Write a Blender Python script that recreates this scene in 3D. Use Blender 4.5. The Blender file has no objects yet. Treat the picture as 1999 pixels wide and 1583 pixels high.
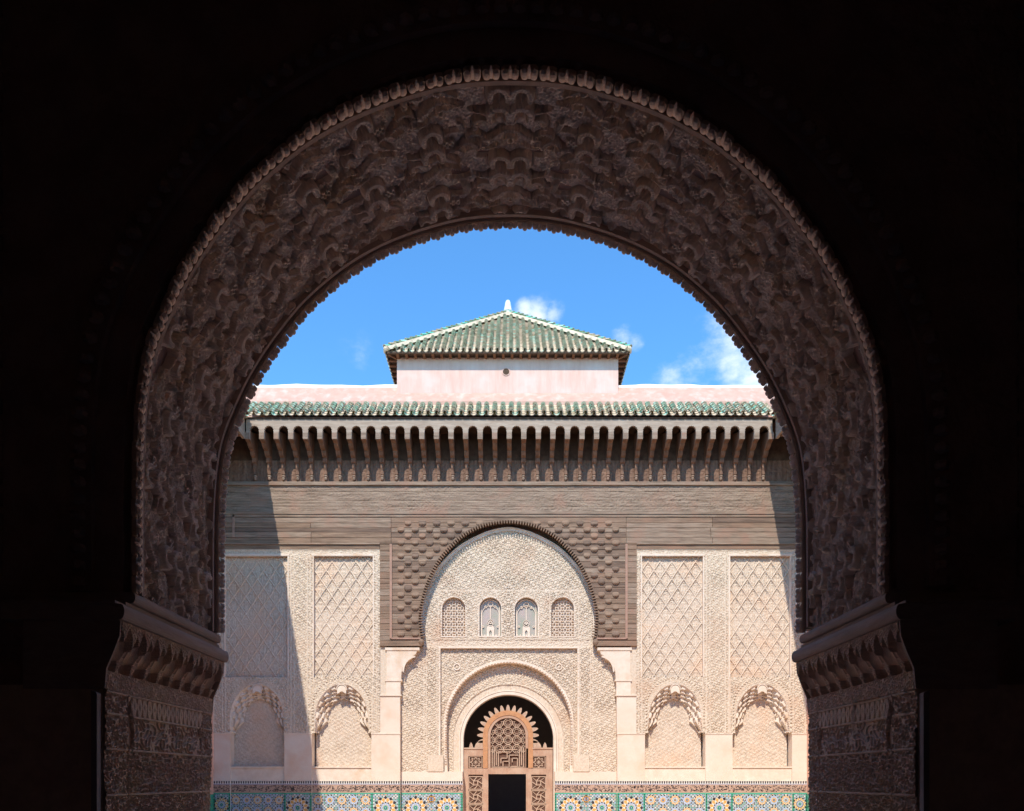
import bpy, math, random
import numpy as np
from mathutils import Vector
random.seed(7); np.random.seed(7)
pi = math.pi; R = math.radians
sc = bpy.context.scene; col = sc.collection

# ------------------------------------------------------------ camera
F = 1500.0; CX = 996.0; CY = 1522.0; EYE = 1.65
cam_d = bpy.data.cameras.new('camera'); cam = bpy.data.objects.new('camera', cam_d); col.objects.link(cam)
cam.location = (0, 0, EYE); cam.rotation_euler = (R(90), 0, 0)
cam_d.sensor_width = 36; cam_d.lens = 36 * F / 1999
cam_d.shift_x = (999.5 - CX) / 1999; cam_d.shift_y = (CY - 791.5) / 1999
cam_d.clip_start = 0.05; cam_d.clip_end = 3000
sc.camera = cam
# ------------------------------------------------------------ sun and sky
SUN = Vector((.2, 1.0, -1.22)).normalized()
sl = bpy.data.lights.new('sun', 'SUN'); sl.energy = 4.0; sl.angle = R(.53); sl.color = (1, .93, .84)
so = bpy.data.objects.new('sun', sl); col.objects.link(so); so.location = (0, 0, 40)
so.rotation_euler = SUN.to_track_quat('-Z', 'Y').to_euler()
w = bpy.data.worlds.new('World'); sc.world = w; w.use_nodes = True
nt = w.node_tree; nt.nodes.clear()
def N(nt, t, **k):
    n = nt.nodes.new(t)
    for a, b in k.items():
        if a.startswith('i_'): n.inputs[a[2:].replace('_', ' ')].default_value = b
        else: setattr(n, a, b)
    return n
sky = N(nt, 'ShaderNodeTexSky', sky_type='NISHITA', sun_disc=False)
sky.sun_elevation = math.asin(-SUN.z); sky.sun_rotation = math.atan2(-SUN.x, -SUN.y)
sky.altitude = 450; sky.air_density = 1.0; sky.dust_density = .0; sky.ozone_density = 2.0
hs = N(nt, 'ShaderNodeHueSaturation'); hs.inputs['Saturation'].default_value = 1.12; hs.inputs['Value'].default_value = 1.0
nt.links.new(sky.outputs[0], hs.inputs['Color'])
tc = N(nt, 'ShaderNodeTexCoord')
# clouds: soft patches at fixed directions in the sky, broken up with noise
nz = N(nt, 'ShaderNodeTexNoise'); nz.inputs['Scale'].default_value = 16; nz.inputs['Detail'].default_value = 7; nz.inputs['Roughness'].default_value = .62
mpn = N(nt, 'ShaderNodeMapping'); mpn.inputs['Scale'].default_value = (1, 1, 1.5)
nt.links.new(tc.outputs['Generated'], mpn.inputs[0]); nt.links.new(mpn.outputs[0], nz.inputs[0])
acc = None
for (px, py, rad, amp) in [(1050, 612, .025, .88), (1028, 606, .018, .75), (1080, 616, .019, .78), (1215, 664, .022, .50), (1238, 668, .017, .45), (1430, 708, .068, .98), (1370, 728, .052, .72), (1490, 715, .068, 1.05), (1320, 742, .036, .6), (702, 690, .030, .10), (650, 735, .030, .10)]:
    d = Vector((px - CX, F, CY - py)).normalized()
    vm = N(nt, 'ShaderNodeVectorMath', operation='DISTANCE'); vm.inputs[1].default_value = d
    nrm = N(nt, 'ShaderNodeVectorMath', operation='NORMALIZE')
    nt.links.new(tc.outputs['Generated'], nrm.inputs[0]); nt.links.new(nrm.outputs[0], vm.inputs[0])
    mr = N(nt, 'ShaderNodeMapRange'); mr.interpolation_type = 'SMOOTHSTEP'
    mr.inputs[1].default_value = rad; mr.inputs[2].default_value = 0; mr.inputs[3].default_value = 0; mr.inputs[4].default_value = amp
    nt.links.new(vm.outputs['Value'], mr.inputs[0])
    if acc is None: acc = mr.outputs[0]
    else:
        ad = N(nt, 'ShaderNodeMath', operation='MAXIMUM'); nt.links.new(acc, ad.inputs[0]); nt.links.new(mr.outputs[0], ad.inputs[1]); acc = ad.outputs[0]
m2 = N(nt, 'ShaderNodeMapRange'); m2.inputs[1].default_value = .25; m2.inputs[2].default_value = .75; m2.inputs[3].default_value = -.62; m2.inputs[4].default_value = .62
nt.links.new(nz.outputs[0], m2.inputs[0])
sm = N(nt, 'ShaderNodeMath', operation='ADD'); nt.links.new(acc, sm.inputs[0]); nt.links.new(m2.outputs[0], sm.inputs[1])
m4 = N(nt, 'ShaderNodeMapRange'); m4.interpolation_type = 'SMOOTHSTEP'; m4.inputs[1].default_value = .12; m4.inputs[2].default_value = 1.30; nt.links.new(sm.outputs[0], m4.inputs[0])
m5 = N(nt, 'ShaderNodeMapRange'); m5.inputs[1].default_value = 0; m5.inputs[2].default_value = .15; nt.links.new(acc, m5.inputs[0])
mm = N(nt, 'ShaderNodeMath', operation='MULTIPLY'); nt.links.new(m4.outputs[0], mm.inputs[0]); nt.links.new(m5.outputs[0], mm.inputs[1])
mx = N(nt, 'ShaderNodeMixRGB'); mx.inputs[2].default_value = (5.9, 6.5, 7.5, 1)
tint = N(nt, 'ShaderNodeMixRGB', blend_type='MULTIPLY'); tint.inputs[0].default_value = 1; tint.inputs[2].default_value = (1.02, 1.58, 1.81, 1)
nt.links.new(hs.outputs[0], tint.inputs[1])
nt.links.new(mm.outputs[0], mx.inputs[0]); nt.links.new(tint.outputs[0], mx.inputs[1])
bg = N(nt, 'ShaderNodeBackground'); bg.inputs[1].default_value = .15
nt.links.new(mx.outputs[0], bg.inputs[0])
wo = N(nt, 'ShaderNodeOutputWorld'); nt.links.new(bg.outputs[0], wo.inputs[0])
# ------------------------------------------------------------ exposure
sc.view_settings.view_transform = 'Standard'; sc.view_settings.look = 'None'; sc.view_settings.gamma = 1
sc.view_settings.exposure = .33
sc.cycles.use_denoising = True; sc.cycles.max_bounces = 14; sc.cycles.diffuse_bounces = 10
sc.cycles.sample_clamp_indirect = 6

# ------------------------------------------------------------ helpers
def X(px, Y): return (px - CX) * Y / F
def Z(py, Y): return EYE + (CY - py) * Y / F
WL = {}
def reg(o, name, label, cat, group, kind):
    if label: o['label'] = label
    if cat: o['category'] = cat
    if group: o['group'] = group
    if kind: o['kind'] = kind
def empty(name, loc, label=None, cat=None, group=None, kind=None, parent=None):
    o = bpy.data.objects.new(name, None); col.objects.link(o)
    o.empty_display_size = .3
    WL[o.name] = Vector(loc)
    if parent: o.parent = parent; o.location = Vector(loc) - WL[parent.name]
    else: o.location = loc
    reg(o, name, label, cat, group, kind); return o
def link_mesh(name, me, parent=None, origin=None, label=None, cat=None, group=None, kind=None):
    o = bpy.data.objects.new(name, me); col.objects.link(o)
    org = Vector(origin) if origin is not None else (WL[parent.name] if parent else Vector((0, 0, 0)))
    WL[o.name] = org.copy()
    if parent: o.parent = parent; o.location = org - WL[parent.name]
    else: o.location = org
    reg(o, name, label, cat, group, kind); return o
class MB:
    def __init__(s): s.v = []; s.f = []; s.m = []
    def add(s, vs, fs, m=0):
        b = len(s.v); s.v += vs; s.f += [tuple(b + i for i in f) for f in fs]; s.m += [m] * len(fs)
    def box(s, x0, x1, y0, y1, z0, z1, m=0):
        s.add([(x0,y0,z0),(x1,y0,z0),(x1,y1,z0),(x0,y1,z0),(x0,y0,z1),(x1,y0,z1),(x1,y1,z1),(x0,y1,z1)],
              [(0,3,2,1),(4,5,6,7),(0,1,5,4),(1,2,6,5),(2,3,7,6),(3,0,4,7)], m)
    def prism(s, pts, y0, y1, m=0):           # polygon in XZ pushed along Y
        n = len(pts); s.add([(x, y0, z) for x, z in pts] + [(x, y1, z) for x, z in pts],
              [tuple(range(n)), tuple(range(2*n-1, n-1, -1))] + [(i, (i+1) % n, n + (i+1) % n, n + i) for i in range(n)], m)
    def prism_x(s, pts, x0, x1, m=0):         # polygon in YZ pushed along X
        n = len(pts); s.add([(x0, y, z) for y, z in pts] + [(x1, y, z) for y, z in pts],
              [tuple(range(n)), tuple(range(2*n-1, n-1, -1))] + [(i, (i+1) % n, n + (i+1) % n, n + i) for i in range(n)], m)
    def poly(s, vs, m=0): s.add(list(vs), [tuple(range(len(vs)))], m)
    def flat(s, pts, y, m=0): s.poly([(x, y, z) for x, z in pts], m)
    def lathe(s, c, prof, n=10, m=0):         # prof: (r, z) about vertical axis through c
        b = []
        for r, z in prof:
            for i in range(n): a = 2*pi*i/n; b.append((c[0] + r*math.cos(a), c[1] + r*math.sin(a), c[2] + z))
        fs = [(j*n+i, j*n+(i+1) % n, (j+1)*n+(i+1) % n, (j+1)*n+i) for j in range(len(prof)-1) for i in range(n)]
        fs += [tuple(range(n-1, -1, -1)), tuple(range((len(prof)-1)*n, len(prof)*n))]
        s.add(b, fs, m)
    def strip(s, pts, y0, y1, m=0, closed=False):   # ribbon along Y following an XZ curve
        n = len(pts); vs = [(x, y0, z) for x, z in pts] + [(x, y1, z) for x, z in pts]
        s.add(vs, [(i, i+1, n+i+1, n+i) for i in range(n-1)], m)
    def band(s, a, b, y0, y1, m=0):           # solid between two XZ curves a, b of equal length
        n = len(a)
        vs = [(x,y0,z) for x,z in a] + [(x,y0,z) for x,z in b] + [(x,y1,z) for x,z in b] + [(x,y1,z) for x,z in a]
        fs = []
        for i in range(n-1):
            for k in range(4):
                l = (k+1) % 4; fs.append((k*n+i, k*n+i+1, l*n+i+1, l*n+i))
        fs += [(0, n, 2*n, 3*n), (n-1, 2*n-1, 3*n-1, 4*n-1)]
        s.add(vs, fs, m)
    def build(s, name, mat, parent=None, origin=None, smooth=False, **k):
        org = Vector(origin) if origin is not None else (WL[parent.name] if parent else Vector((0, 0, 0)))
        me = bpy.data.meshes.new(name)
        me.from_pydata([(x-org.x, y-org.y, z-org.z) for x, y, z in s.v], [], s.f)
        for mt in (mat if isinstance(mat, (list, tuple)) else [mat]): me.materials.append(mt)
        if any(s.m): me.polygons.foreach_set('material_index', s.m)
        if smooth: me.shade_smooth()
        me.update()
        return link_mesh(name, me, parent, org, **k)
def me_of(mb, name, m, org):
    me = bpy.data.meshes.new(name); me.from_pydata([(x-org[0], y-org[1], z-org[2]) for x, y, z in mb.v], [], mb.f); me.materials.append(m); me.update(); return me
def grid_mesh(name, P, keep=None, mat=None, parent=None, origin=None, smooth=True, **k):
    """P: (nu, nv, 3) world points; keep: (nu-1, nv-1) bool."""
    nu, nv, _ = P.shape
    idx = np.arange(nu*nv).reshape(nu, nv)
    q = np.stack([idx[:-1,:-1], idx[1:,:-1], idx[1:,1:], idx[:-1,1:]], -1).reshape(-1, 4)
    if keep is not None: q = q[keep.reshape(-1)]
    used = np.zeros(nu*nv, bool); used[q.reshape(-1)] = True
    rm = np.cumsum(used) - 1; q = rm[q]; V = P.reshape(-1, 3)[used]
    org = Vector(origin) if origin is not None else (WL[parent.name] if parent else Vector((0, 0, 0)))
    V = V - np.array(org)[None]
    me = bpy.data.meshes.new(name)
    me.vertices.add(len(V)); me.vertices.foreach_set('co', V.astype(np.float32).reshape(-1))
    me.loops.add(len(q)*4); me.loops.foreach_set('vertex_index', q.astype(np.int32).reshape(-1))
    me.polygons.add(len(q)); me.polygons.foreach_set('loop_start', (np.arange(len(q))*4).astype(np.int32))
    me.polygons.foreach_set('loop_total', np.full(len(q), 4, np.int32))
    me.update(calc_edges=True); me.validate()
    if smooth: me.shade_smooth()
    if mat: me.materials.append(mat)
    return link_mesh(name, me, parent, org, **k)
def relief(name, x0, x1, z0, z1, Y, h, mat, parent, step=.012, keep=None, origin=None, **k):
    nu = max(3, int((x1-x0)/step)+1); nv = max(3, int((z1-z0)/step)+1)
    u = np.linspace(x0, x1, nu); v = np.linspace(z0, z1, nv); U, V = np.meshgrid(u, v, indexing='ij')
    H = h(U, V); P = np.stack([U, Y - H, V], -1)
    kp = None
    if keep is not None:
        uc = (u[1:]+u[:-1])/2; vc = (v[1:]+v[:-1])/2; A, B = np.meshgrid(uc, vc, indexing='ij'); kp = keep(A, B)
    return grid_mesh(name, P, kp, mat, parent, origin, **k)
def sstep(a, b, x): t = np.clip((x-a)/(b-a), 0, 1); return t*t*(3-2*t)
def hash2(i, j, s=0): return np.modf(np.abs(np.sin(i*127.1 + j*311.7 + s*74.7)*43758.5453))[0]
def vnoise(x, y, s=0):
    xi = np.floor(x); yi = np.floor(y); fx = x-xi; fy = y-yi; fx = fx*fx*(3-2*fx); fy = fy*fy*(3-2*fy)
    return (hash2(xi,yi,s)*(1-fx)+hash2(xi+1,yi,s)*fx)*(1-fy)+(hash2(xi,yi+1,s)*(1-fx)+hash2(xi+1,yi+1,s)*fx)*fy
def arab(x, z, p, warp=1.7, ph=0.0):
    """interlacing vegetal tracery, 0..1"""
    k = 2*pi/p
    a = np.cos(k*x + warp*np.cos(k*z*.62+ph)) + np.cos(k*z + warp*np.cos(k*x*.62+ph*1.3))
    return 1 - sstep(.25, .8, np.abs(a))
def carve(x, z, p, warp=1.7):
    k = 2*pi/p
    a = np.cos(k*x + warp*np.cos(k*z*.62)) + np.cos(k*z + warp*np.cos(k*x*.62+.7))
    return 1 - sstep(.65, 1.15, np.abs(a))
def rough_tracery(x, z, p):
    n = vnoise(x/p*.23, z/p*.23, 3)
    return 1.75*carve(np.abs(x), z, p*.86, 1.5) * (.6 + .55*n) + .5*hash2(np.floor(x/.012), np.floor(z/.012))
def rough_tracery_old(x, z, p):
    n = vnoise(x/p*.23, z/p*.23, 3)
    return arab(np.abs(x), z, p) * (.55 + .75*n) + .35*hash2(np.floor(x/.012), np.floor(z/.012))
def arc(cx, cz, rx, rz, a0, a1, n):
    return [(cx + rx*math.cos(R(a0+(a1-a0)*i/n)), cz + rz*math.sin(R(a0+(a1-a0)*i/n))) for i in range(n+1)]
def smooth_curve(pts, n):
    """Catmull-Rom through pts, resampled to n points equally spaced"""
    P = [np.array(p, float) for p in pts]; P = [2*P[0]-P[1]] + P + [2*P[-1]-P[-2]]; out = []
    for i in range(1, len(P)-2):
        for j in range(24):
            t = j/24; a, b, c, d = P[i-1:i+3]
            out.append(.5*((2*b)+(c-a)*t+(2*a-5*b+4*c-d)*t*t+(3*b-a-3*c+d)*t**3))
    out.append(P[-2]); A = np.array(out)
    for _ in range(40): A[1:-1] = .25*A[:-2]+.5*A[1:-1]+.25*A[2:]
    L = np.concatenate([[0], np.cumsum(np.linalg.norm(np.diff(A, axis=0), axis=1))])
    s = np.linspace(0, L[-1], n)
    return np.stack([np.interp(s, L, A[:,0]), np.interp(s, L, A[:,1])], 1), s
def normals2(C):
    T = np.gradient(C, axis=0); T /= np.linalg.norm(T, axis=1)[:,None]; return np.stack([-T[:,1], T[:,0]], 1)

# ------------------------------------------------------------ materials
def mat(name, c1, c2=None, scale=6, rough=.9, bump=.3, bscale=60, stretch=(1,1,1), c3=None, s3=.8, t3=(.5,.7), bdist=.01, spec=.15):
    m = bpy.data.materials.new(name); m.use_nodes = True; t = m.node_tree
    b = t.nodes['Principled BSDF']; b.inputs['Roughness'].default_value = rough
    b.inputs['Specular IOR Level'].default_value = spec
    g = N(t, 'ShaderNodeNewGeometry'); mp = N(t, 'ShaderNodeMapping'); mp.inputs['Scale'].default_value = stretch
    t.links.new(g.outputs['Position'], mp.inputs[0])
    c2 = c2 or tuple(x*.82 for x in c1)
    n1 = N(t, 'ShaderNodeTexNoise'); n1.inputs['Scale'].default_value = scale; n1.inputs['Detail'].default_value = 6; n1.inputs['Roughness'].default_value = .65
    t.links.new(mp.outputs[0], n1.inputs[0])
    r = N(t, 'ShaderNodeMapRange'); r.inputs[1].default_value = .35; r.inputs[2].default_value = .65
    t.links.new(n1.outputs[0], r.inputs[0])
    mxx = N(t, 'ShaderNodeMixRGB'); mxx.inputs[1].default_value = (*c1, 1); mxx.inputs[2].default_value = (*c2, 1)
    t.links.new(r.outputs[0], mxx.inputs[0]); out = mxx.outputs[0]
    if c3:
        n3 = N(t, 'ShaderNodeTexNoise'); n3.inputs['Scale'].default_value = s3; n3.inputs['Detail'].default_value = 5
        t.links.new(g.outputs['Position'], n3.inputs[0])
        r3 = N(t, 'ShaderNodeMapRange'); r3.inputs[1].default_value = t3[0]; r3.inputs[2].default_value = t3[1]; t.links.new(n3.outputs[0], r3.inputs[0])
        m3 = N(t, 'ShaderNodeMixRGB'); m3.inputs[2].default_value = (*c3, 1); t.links.new(r3.outputs[0], m3.inputs[0]); t.links.new(out, m3.inputs[1]); out = m3.outputs[0]
    t.links.new(out, b.inputs['Base Color'])
    if bump:
        n2 = N(t, 'ShaderNodeTexNoise'); n2.inputs['Scale'].default_value = bscale; n2.inputs['Detail'].default_value = 4
        t.links.new(mp.outputs[0], n2.inputs[0])
        bp = N(t, 'ShaderNodeBump'); bp.inputs['Strength'].default_value = bump; bp.inputs['Distance'].default_value = bdist
        t.links.new(n2.outputs[0], bp.inputs['Height']); t.links.new(bp.outputs[0], b.inputs['Normal'])
    return m
M = {}
M['carved'] = mat('carved_stucco', (.73,.625,.49), (.57,.45,.33), 22, c3=(.60,.42,.29), s3=.9, t3=(.56,.80), bump=.5, bscale=90)
M['lozenge'] = mat('lozenge_stucco', (.73,.615,.485), (.56,.44,.33), 16, c3=(.70,.50,.35), s3=1.1, t3=(.52,.75), bump=.5, bscale=90)
M['trim'] = mat('stucco_trim', (.78,.67,.545), (.69,.565,.44), 5, c3=(.58,.38,.22), s3=1.3, t3=(.6,.8), bump=.2)
M['plaster'] = mat('plain_plaster', (.74,.64,.52), (.71,.57,.445), 2.2, c3=(.70,.50,.36), s3=1.6, t3=(.55,.75), bump=.25, bscale=25)
M['pink'] = mat('pink_limewash', (.79,.53,.44), (.70,.44,.35), 2.2, stretch=(3,1,.5), bump=.25, bscale=12, c3=(.80,.60,.52), s3=1.5, t3=(.5,.75))
M['parapet'] = mat('parapet_limewash', (.61,.38,.29), (.54,.32,.24), 4, c3=(.64,.46,.37), s3=5, t3=(.5,.7), bump=.2)
M['coping'] = mat('white_coping', (.86,.80,.74), (.80,.70,.62), 4, bump=.1)
M['wood'] = mat('weathered_cedar', (.32,.22,.15), (.165,.11,.075), 5, stretch=(.35,1,4.5), c3=(.30,.18,.12), s3=1.2, t3=(.5,.72), bump=.5, bscale=30, rough=.85)
M['wood2'] = mat('pale_weathered_cedar', (.37,.275,.20), (.19,.135,.095), 6, stretch=(.35,1,4.5), c3=(.32,.20,.14), s3=2, t3=(.5,.7), bump=.5, bscale=30, rough=.85)
M['wood_red'] = mat('reddish_cedar', (.25,.15,.10), (.15,.085,.055), 5, stretch=(3,1,.4), bump=.4, bscale=30, rough=.8)
M['fascia'] = mat('pale_fascia_wood', (.46,.37,.28), (.33,.25,.185), 5, stretch=(.4,1,3), bump=.4, bscale=35, rough=.85)
M['door'] = mat('door_cedar', (.50,.32,.215), (.40,.24,.16), 7, stretch=(2,1,.5), bump=.3, bscale=40, rough=.7, c3=(.52,.36,.25), s3=3, t3=(.45,.65))
M['door_pale'] = mat('door_lattice_cedar', (.55,.40,.28), (.44,.29,.20), 12, bump=.3, bscale=40, rough=.75)
M['door_orange'] = mat('door_arch_cedar', (.56,.29,.14), (.44,.22,.11), 9, bump=.2, bscale=40, rough=.6)
M['door_in'] = mat('door_backing', (.17,.09,.06), (.12,.07,.05), 12, bump=.2)
M['mortar'] = mat('roof_mortar', (.72,.60,.44), (.58,.46,.32), 12, c3=(.34,.28,.19), s3=7, t3=(.55,.75), bump=.5)
M['g1'] = mat('green_glaze', (.12,.52,.34), (.22,.58,.42), 18, rough=.3, spec=.5, c3=(.45,.45,.33), s3=9, t3=(.52,.7), bump=.2)
M['g2'] = mat('pale_green_glaze', (.38,.68,.52), (.52,.66,.50), 18, rough=.4, spec=.4, bump=.2)
M['g3'] = mat('dark_green_glaze', (.10,.25,.14), (.22,.28,.15), 18, rough=.4, spec=.4, bump=.2)
M['g4'] = mat('worn_tile', (.55,.42,.27), (.30,.30,.18), 20, rough=.8, bump=.3)
M['g5'] = mat('olive_glaze', (.12,.24,.11), (.24,.28,.15), 20, rough=.4, spec=.4, bump=.2)
M['eave'] = mat('eave_wood', (.26,.12,.06), (.16,.08,.05), 9, bump=.3)
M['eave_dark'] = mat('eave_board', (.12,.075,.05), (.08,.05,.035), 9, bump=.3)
M['finial'] = mat('whitewashed_finial', (.80,.82,.78), (.60,.66,.58), 8, bump=.1)
M['soffit'] = mat('carved_arch_plaster', (.86,.735,.66), (.58,.48,.425), 11, c3=(.74,.57,.42), s3=3.0, t3=(.5,.75), bump=.6, bscale=120, bdist=.006)
M['edging'] = mat('leaf_edging_plaster', (.84,.67,.57), (.66,.50,.42), 20, bump=.5, bscale=120, bdist=.004)
M['mould'] = mat('capital_moulding', (.46,.36,.32), (.36,.275,.24), 8, stretch=(1,.4,3), bump=.3, bscale=40)
M['pier'] = mat('carved_pier_plaster', (.72,.54,.43), (.54,.38,.30), 13, c3=(.74,.55,.36), s3=2.6, t3=(.5,.75), bump=.6, bscale=140, bdist=.004)
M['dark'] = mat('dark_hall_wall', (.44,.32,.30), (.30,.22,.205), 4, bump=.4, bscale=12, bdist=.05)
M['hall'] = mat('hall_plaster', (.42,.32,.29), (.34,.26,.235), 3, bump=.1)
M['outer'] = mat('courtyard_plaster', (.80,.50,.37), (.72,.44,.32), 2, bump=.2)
M['floor'] = mat('courtyard_marble', (.84,.60,.43), (.76,.53,.38), 1.5, bump=.05, rough=.5)
M['ground'] = mat('earth', (.38,.29,.21), (.32,.24,.18), .5, bump=.1)
M['post'] = mat('grey_post', (.34,.30,.31), (.26,.22,.22), 6, bump=.3, rough=.7)
M['black'] = mat('black_interior', (.42,.38,.36), (.36,.32,.31), 4, bump=0)
M['wood3'] = mat('stained_cedar', (.25,.17,.12), (.12,.082,.06), 4, stretch=(.3,1,5), bump=.5, bscale=30, rough=.85)
M['bracket_back'] = mat('painted_shade_cedar', (.12,.075,.05), (.075,.045,.03), 6, bump=.2)  # deep shade under the eave put into the cedar colour
M['frame_red'] = mat('terracotta_batten', (.42,.26,.19), (.33,.21,.155), 6, bump=.2)
M['zw'] = mat('tile_white', (.80,.76,.66), (.70,.66,.56), 30, rough=.3, spec=.5, bump=0)
M['zk'] = mat('tile_black', (.03,.028,.035), (.05,.045,.05), 30, rough=.3, spec=.5, bump=0)
M['zg'] = mat('tile_green', (.04,.42,.26), (.07,.34,.22), 25, rough=.25, spec=.5, bump=0)
M['zb'] = mat('tile_blue', (.22,.36,.62), (.34,.47,.68), 25, rough=.25, spec=.5, bump=0)
M['zl'] = mat('tile_pale_blue', (.36,.50,.62), (.44,.56,.62), 25, rough=.3, spec=.5, bump=0)
M['zy'] = mat('tile_honey', (.72,.42,.12), (.62,.33,.10), 25, rough=.3, spec=.5, bump=0)
M['zs'] = mat('inscription_tile', (.60,.44,.32), (.34,.20,.15), 60, rough=.4, spec=.4, bump=0, stretch=(1,1,1.3))
M['zn'] = mat('tile_ground', (.44,.50,.50), (.30,.37,.38), 25, rough=.4, spec=.4, bump=0)
ZM = [M[k] for k in ('zw','zk','zg','zb','zl','zy','zs','zn')]; ZW, ZK, ZG, ZB, ZL, ZY, ZS, ZN = range(8)
M['glass_pink'] = mat('dusty_glass', (.46,.36,.31), (.33,.34,.24), 2.5, rough=.3, spec=.5, bump=0)

# ------------------------------------------------------------ setting
b = MB(); b.flat([], 0) if False else None
def sheet(name, x0, x1, y0, y1, z, m, **k):
    q = MB(); q.poly([(x0,y0,z),(x1,y0,z),(x1,y1,z),(x0,y1,z)]); return q.build(name, m, **k)
sheet('ground', -900, 900, -600, 1500, -.02, M['ground'], kind='structure')
sheet('courtyard_floor', -7.91, 7.91, 5.15, 20.75, .0, M['floor'], kind='structure')
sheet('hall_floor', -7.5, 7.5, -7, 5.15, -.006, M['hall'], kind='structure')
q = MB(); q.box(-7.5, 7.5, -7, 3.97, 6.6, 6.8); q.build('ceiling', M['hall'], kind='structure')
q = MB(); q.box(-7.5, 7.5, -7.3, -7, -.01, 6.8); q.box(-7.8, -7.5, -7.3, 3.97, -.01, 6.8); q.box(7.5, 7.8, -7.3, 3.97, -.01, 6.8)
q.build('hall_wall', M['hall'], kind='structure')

# ============================================================ NEAR ARCHWAY
gate = empty('carved_archway', (0, 4.5, 0), 'huge dark horseshoe archway with deeply carved plaster soffit framing the sunny courtyard', 'archway')
DA = 4.07; K = DA / F
half = [(0,163),(60,165),(118,172),(177,186),(252,210),(328,243),(404,289),(482,354),(530,406),(590,486),(635,560),(672,640),(695,703),(707,765),(713,830),(716,900),(717,980),(717,1060),(717,1165)]
hp = [(dx*K, EYE+(CY-y)*K) for dx, y in half]
full = [(-x, z) for x, z in hp[::-1]] + hp[1:]
NS = 1500
C, S = smooth_curve(full, NS); NRM = normals2(C)
# normals pointing into the opening
if (NRM[NS//2][1] > 0): NRM = -NRM
SL = S[-1]; Sc = S - SL/2
def ell(u, v, cu, cv, ru, rv, rot=0):
    c, s = math.cos(rot), math.sin(rot); du = u-cu; dv = v-cv
    return np.sqrt(((du*c+dv*s)/ru)**2 + ((-du*s+dv*c)/rv)**2), np.arctan2((-du*s+dv*c)/rv, (du*c+dv*s)/ru)
def dome(d): return np.clip(1-np.abs(d)**2.4, 0, 1)**.6
PU, PV = .385, .445
def stroke(u, v, pts, w0, w1, hgt, ribs=0, base=.004):
    """raised rounded leaf along a polyline, tapering from w0 to w1. returns (height, distance outside edge)"""
    best = np.full(u.shape, 9.); H_ = np.full(u.shape, -9.)
    L = [0.]
    for a, b in zip(pts[:-1], pts[1:]): L.append(L[-1]+math.hypot(b[0]-a[0], b[1]-a[1]))
    for k, (a, b) in enumerate(zip(pts[:-1], pts[1:])):
        dx, dy = b[0]-a[0], b[1]-a[1]; l2 = dx*dx+dy*dy+1e-12
        t = np.clip(((u-a[0])*dx+(v-a[1])*dy)/l2, 0, 1)
        d = np.hypot(u-a[0]-t*dx, v-a[1]-t*dy); s_ = (L[k]+t*(L[k+1]-L[k]))/L[-1]
        w_ = w0+(w1-w0)*s_; q_ = d/w_
        hh = base + hgt*dome(q_)*(.7+.3*(w_/max(w0, w1)))
        if ribs: hh = hh + .0095*np.cos(s_*ribs*2*pi)*sstep(.15, .5, q_)
        hh = hh - .006*(q_ < .16)
        H_ = np.where((q_ < 1) & (hh > H_), hh, H_); best = np.minimum(best, d-w_)
    return H_, best
def sp_arc(cu, cv, r0_, r1_, a0, a1, n=9):
    return [(cu+(r0_+(r1_-r0_)*i/n)*math.cos(R(a0+(a1-a0)*i/n)), cv+(r0_+(r1_-r0_)*i/n)*math.sin(R(a0+(a1-a0)*i/n))) for i in range(n+1)]
STR = [
 # mushroom hood, then the eyed palmette below it
 (sp_arc(0, -.118, .050, .050, 160, 380, 12), .020, .020, .034, 12),
 (sp_arc(0, .004, .054, .054, 150, 390, 12), .023, .023, .040, 13),
 ([(-.058, .022), (-.085, .048), (-.115, .062), (-.150, .088)], .024, .004, .034, 8),
 ([(.058, .008), (.090, -.014), (.125, -.018), (.150, -.030)], .012, .004, .028, 0),
 (sp_arc(.108, .060, .040, .036, 190, 335, 8), .019, .010, .036, 8),
 (sp_arc(.135, .060, .016, .006, 60, 300, 8), .011, .008, .036, 0),
 # wave leaf with its scroll
 ([(.050, .158), (.018, .140), (-.012, .112), (-.055, .098), (-.095, .108), (-.150, .138)], .022, .004, .034, 14),
 (sp_arc(-.062, .160, .028, .006, 200, 560, 12), .012, .009, .036, 0),
 # double ribbed leaf
 ([(-.260, -.020), (-.225, -.052), (-.185, -.050), (-.150, -.020)], .024, .006, .038, 10),
 ([(-.170, .015), (-.140, -.012), (-.108, -.016), (-.080, .004)], .021, .006, .034, 8),
 ([(.180, .130), (.150, .118), (.110, .128), (.080, .150)], .014, .004, .028, 6),
 # thin stems
 ([(0, -.110), (0, -.068)], .005, .005, .020, 0),
 ([(.02, .215), (.075, .232), (.135, .215), (.19, .232)], .007, .004, .022, 0),
]
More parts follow.
